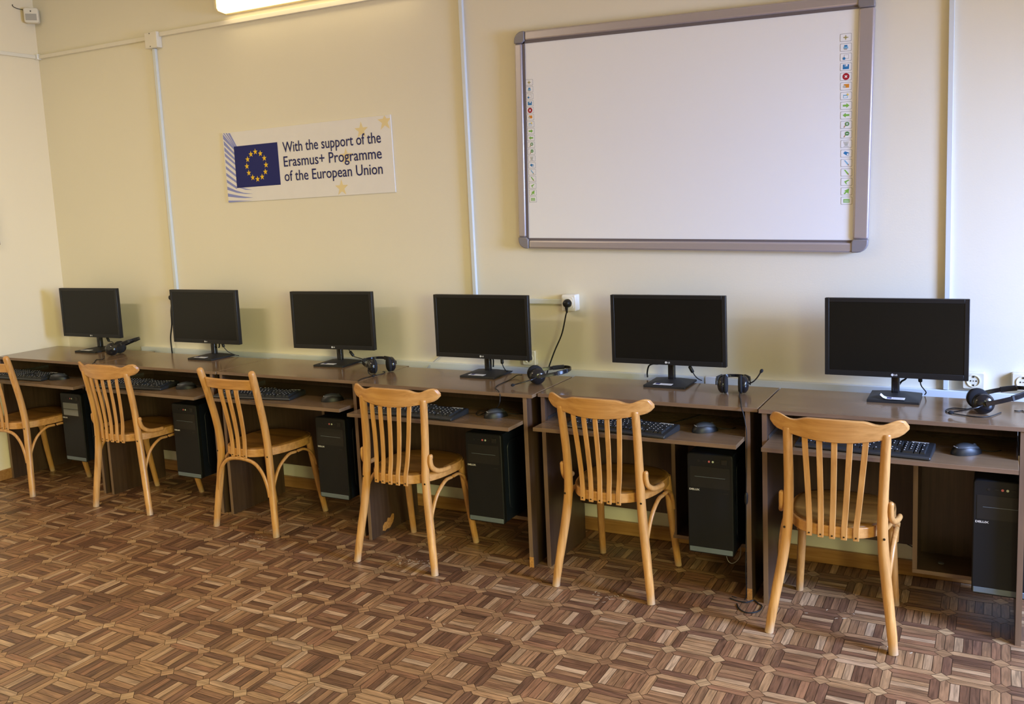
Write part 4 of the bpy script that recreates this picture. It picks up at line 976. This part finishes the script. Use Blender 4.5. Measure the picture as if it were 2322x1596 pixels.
# ------------------------------------------------------------------ chairs
def ring_outline(sc=1.0, n=48):
    out = []
    for i in range(n):
        a = 2*math.pi*i/n; c, s = math.cos(a), math.sin(a)
        y = .195*(abs(s)**.77)*(1 if s > 0 else -1)*sc
        x = .191*(abs(c)**.72)*(1 if c > 0 else -1)*(.91+.09*(y/.195))*sc
        out.append((x, y+.006))
    return out
def crest_y(x): return -.217+.95*x*x
def make_chair(kind):
    r = empty('chair', (0, 0, 0))
    zs0, zs1 = .376, .414
    ro, ri = ring_outline(1.0), ring_outline(.90); n = len(ro); m = MB()
    vs = [(x, y, zs0) for x, y in ro]+[(x, y, zs1) for x, y in ro]+[(x, y, zs0) for x, y in ri]+[(x, y, zs1) for x, y in ri]
    fs = []
    for i in range(n):
        j = (i+1) % n
        fs += [(i, j, n+j, n+i), (n+i, n+j, 3*n+j, 3*n+i), (2*n+i, 3*n+i, 3*n+j, 2*n+j), (i, 2*n+i, 2*n+j, j)]
    m.add(vs, fs); m.build('seat_frame', ['beech_x'], r, bevel=.003)
    pan = MB(); rings = [(.955, .4145), (.93, .4195), (.86, .4195), (.6, .416), (.3, .4135)]
    vs = []; 
    for sc, z in rings: vs += [(x, y, z) for x, y in ring_outline(sc)]
    fs = [(k*n+i, k*n+(i+1) % n, (k+1)*n+(i+1) % n, (k+1)*n+i) for k in range(len(rings)-1) for i in range(n)]+[list(range((len(rings)-1)*n, len(rings)*n))]
    lo = len(vs); vs += [(x, y, .408) for x, y in ring_outline(.955)]
    fs += [(lo+i, lo+(i+1) % n, (i+1) % n, i) for i in range(n)]+[list(range(lo, lo+n))[::-1]]
    pan.add(vs, fs); pan.build('seat_panel', ['seat'], r, smooth=50)
    for s in (-1, 1):
        if kind == 'A':
            P = [(s*.205, -.194, 0), (s*.198, -.188, .06), (s*.184, -.176, .16), (s*.168, -.163, .27), (s*.157, -.155, .37), (s*.1535, -.155, .45), (s*.1535, -.163, .55), (s*.1555, -.178, .65), (s*.157, -.193, .735), (s*.157, -.194, .745)]
            R = [.0155, .0165, .0175, .0180, .0175, .0170, .0165, .0160, .0155, .0150]
        else:
            P = [(s*.200, -.190, 0), (s*.194, -.184, .06), (s*.182, -.174, .16), (s*.169, -.163, .27), (s*.160, -.156, .37), (s*.158, -.158, .45), (s*.160, -.172, .55), (s*.164, -.196, .66), (s*.168, -.218, .75), (s*.170, -.232, .800)]
            R = [.0155, .0165, .0175, .0182, .0180, .0175, .0172, .017, .0172, .0165]
        MB().tube(smoothpath(P, 3), [R[min(int(i/3), 9)] for i in range(len(smoothpath(P, 3)))], 16, round_end=(kind == 'B')).build('back_leg', ['beech_z'], r, smooth=50)
        fp = [(s*.150, .130, .405), (s*.155, .138, .34), (s*.164, .160, .18), (s*.174, .192, 0)]
        MB().tube(smoothpath(fp, 4), [.0185-.0045*i/12 for i in range(13)], 14).build('front_leg', ['beech_z'], r, smooth=50)
        # bentwood braces under the seat
        MB().tube(smoothpath([(s*.176, -.160, .215), (s*.179, -.150, .26), (s*.183, -.115, .325), (s*.186, -.055, .366), (s*.186, -.005, .3685)], 5), .0088, 10, squash=(1, .75)).build('leg_brace', ['beech_z'], r, smooth=50)
        MB().tube(smoothpath([(s*.172, .148, .262), (s*.174, .138, .295), (s*.178, .105, .340), (s*.184, .055, .366), (s*.186, .012, .3685)], 5), .0085, 10, squash=(1, .75)).build('leg_brace', ['beech_z'], r, smooth=50)
        if kind == 'A':
            MB().tube(smoothpath([(s*.178, -.156, .502), (s*.178, -.154, .475), (s*.180, -.140, .448), (s*.187, -.108, .428), (s*.194, -.065, .4215), (s*.197, -.035, .4215)], 5), .0108, 12, squash=(.9, 1), round_end=True).build('arm_brace', ['beech_z'], r, smooth=50)
            MB().lathe([(.003, 0), (.003, .001)], 8, T=Matrix.Translation((s*.1885, -.152, .490)) @ Matrix.Rotation(s*math.pi/2, 4, 'Y')).build('screw', ['screw'], r)
        px_, pr_ = (.1575, .0178) if kind == 'A' else (.160, .0182)
        MB().lathe([(.0042, 0), (.0042, .0012)], 10, T=Matrix.Translation((s*(px_+.005), -.1555-pr_+.0010, .385)) @ RX).build('screw', ['screw'], r)
    # inner front braces between front legs
    MB().tube(smoothpath([(-.152, .150, .27), (-.140, .158, .325), (-.10, .166, .362), (-.05, .170, .3675)], 5), .008, 8).build('leg_brace', ['beech_z'], r, smooth=50)
    MB().tube(smoothpath([(.152, .150, .27), (.140, .158, .325), (.10, .166, .362), (.05, .170, .3675)], 5), .008, 8).build('leg_brace', ['beech_z'], r, smooth=50)
    if kind == 'B':
        MB().tube(smoothpath([(-.168, -.180, .19), (-.160, -.181, .24), (-.135, -.183, .305), (-.085, -.185, .352), (0, -.188, .3665), (.085, -.185, .352), (.135, -.183, .305), (.160, -.181, .24), (.168, -.180, .19)], 5), .0092, 10, squash=(1, .8)).build('rear_hoop', ['beech_z'], r, smooth=50)
    # crest rail
    nx = 36; hw = .221 if kind == 'A' else .150
    vs = []; th = .0175
    for i in range(nx+1):
        x = -hw+2*hw*i/nx; ax = abs(x)
        if kind == 'A':
            y = crest_y(x); zb = .713+.020*(ax/.17)**2; zt = .793+.0015*math.cos(ax*20)
            t = max(0, min(1, (ax-.085)/.05)); t = t*t*(3-2*t); zt += -.011*t
            t = max(0, min(1, (ax-.140)/.055)); t = t*t*(3-2*t); zt += .0165*t
            e = max(0, (ax-.192)/(.221-.192)); zt -= .024*(1-math.sqrt(max(0, 1-e*e))); zb += .016*e*e
        else:
            y = -.228+.75*x*x; zb = .716; zt = .766
        dn = Vector((1.9*x if kind == 'A' else 1.5*x, -1, 0)).normalized()*(-1)
        c = Vector((x, y, 0)); lean = .012
        for (sd, z) in ((-1, zb), (-1, zt), (1, zt), (1, zb)):
            q = c+Vector((-dn.x, dn.y, 0))*(-sd*th/2); vs.append((q.x, q.y-lean*(z-zb)/.07, z))
    fs = [(i*4+j, (i+1)*4+j, (i+1)*4+(j+1) % 4, i*4+(j+1) % 4) for i in range(nx) for j in range(4)]+[(0, 1, 2, 3), (nx*4+3, nx*4+2, nx*4+1, nx*4)]
    MB().add(vs, fs).build('crest_rail', ['beech_x'], r, bevel=.005, seg=3)
    # slats
    tops, bots, sw = ([-.097, -.049, 0, .049, .097], [-.076, -.038, 0, .038, .076], .019) if kind == 'A' else ([-.052, 0, .052], [-.040, 0, .040], .022)
    for a, b in zip(tops, bots):
        yt = crest_y(a) if kind == 'A' else -.228+.75*a*a
        yb = min(p[1] for p in ro if abs(p[0]-b) < .03)-.0035
        zt_ = .726 if kind == 'A' else .722
        path = [(a, yt, zt_), (a+(b-a)*.12, yt+.004, .68), (a+(b-a)*.45, yt*.62+yb*.38+.009, .58), (a+(b-a)*.78, yt*.25+yb*.75+.009, .48), (b, yb+.0015, .415), (b, yb, .372)]
        pp = smoothpath(path, 5)
        MB().rect_sweep(pp, [sw*(1.0 if kind == 'A' else 1.18-.3*i/len(pp)) for i in range(len(pp))], .007, (0, 1, 0)).build('slat', ['beech_s'], r, bevel=.0012)
        MB().lathe([(.0032, 0), (.0032, .0010)], 8, T=Matrix.Translation((b, yb-.0036, .383)) @ RX).build('screw', ['screw'], r)
    return r
CH = [('B', -.655, -.482, 0.0), ('A', .262, -.456, 1.5), ('B', 1.139, -.445, -.9), ('A', 2.098, -.534, -.4), ('A', 3.029, -.441, -1.9), ('A', 3.889, -.497, 0.0)]
CL = ['wooden chair at the left edge of the photo, partly cut off, without arm braces', 'wooden five-slat chair second from the left, before the second monitor', 'wooden chair with only three slats and rounded post tops, third from the left', 'wooden five-slat chair below the left end of the whiteboard',
      'wooden five-slat chair below the middle of the whiteboard', 'nearest wooden five-slat chair at the right, worn pencil writing on its top rail']
for k, (kd, x, y, a) in enumerate(CH):
    a_, b_2, c_ = {1: (-.026, 0, 0), 3: (.002, .030, .02), 4: (.003, .002, 0), 5: (.009, .013, 0)}.get(k, (0, 0, 0))
    WARP = lambda p, a_=a_, b_2=b_2, c_=c_: (p[0]+a_*min(1, p[2]/.4)+b_2*max(0, (p[2]-.41)/.38), p[1]+c_*max(0, (p[2]-.41)/.38), p[2])
    r = make_chair(kd)
    r.location = (x, y, 0.0); r.rotation_euler = (0, 0, math.radians(a)); tag(r, CL[k], 'chair', 'wooden chairs at the desks')
    last = r
# faint handwriting on the nearest chair's top rail
v, f = text_shape('TIDEBEAI', 1.0, 0)
x0, x1 = min(p[0] for p in v), max(p[0] for p in v)
wv = []
for p in v:
    x = -.030+(p[0]-x0)/(x1-x0)*.075; z = .752+p[1]*.0115+.002*math.sin(x*140)
    wv.append((x, crest_y(x)-.0092-.012*(z-.719)/.07, z))
MT['pencil'] = mat('pencil_mark', (0.25, 0.135, 0.048), 0.6, 0.3, var=.4, vscale=300)
MB().add(wv, f).build('pencil_writing', ['pencil'], last)
WARP = None
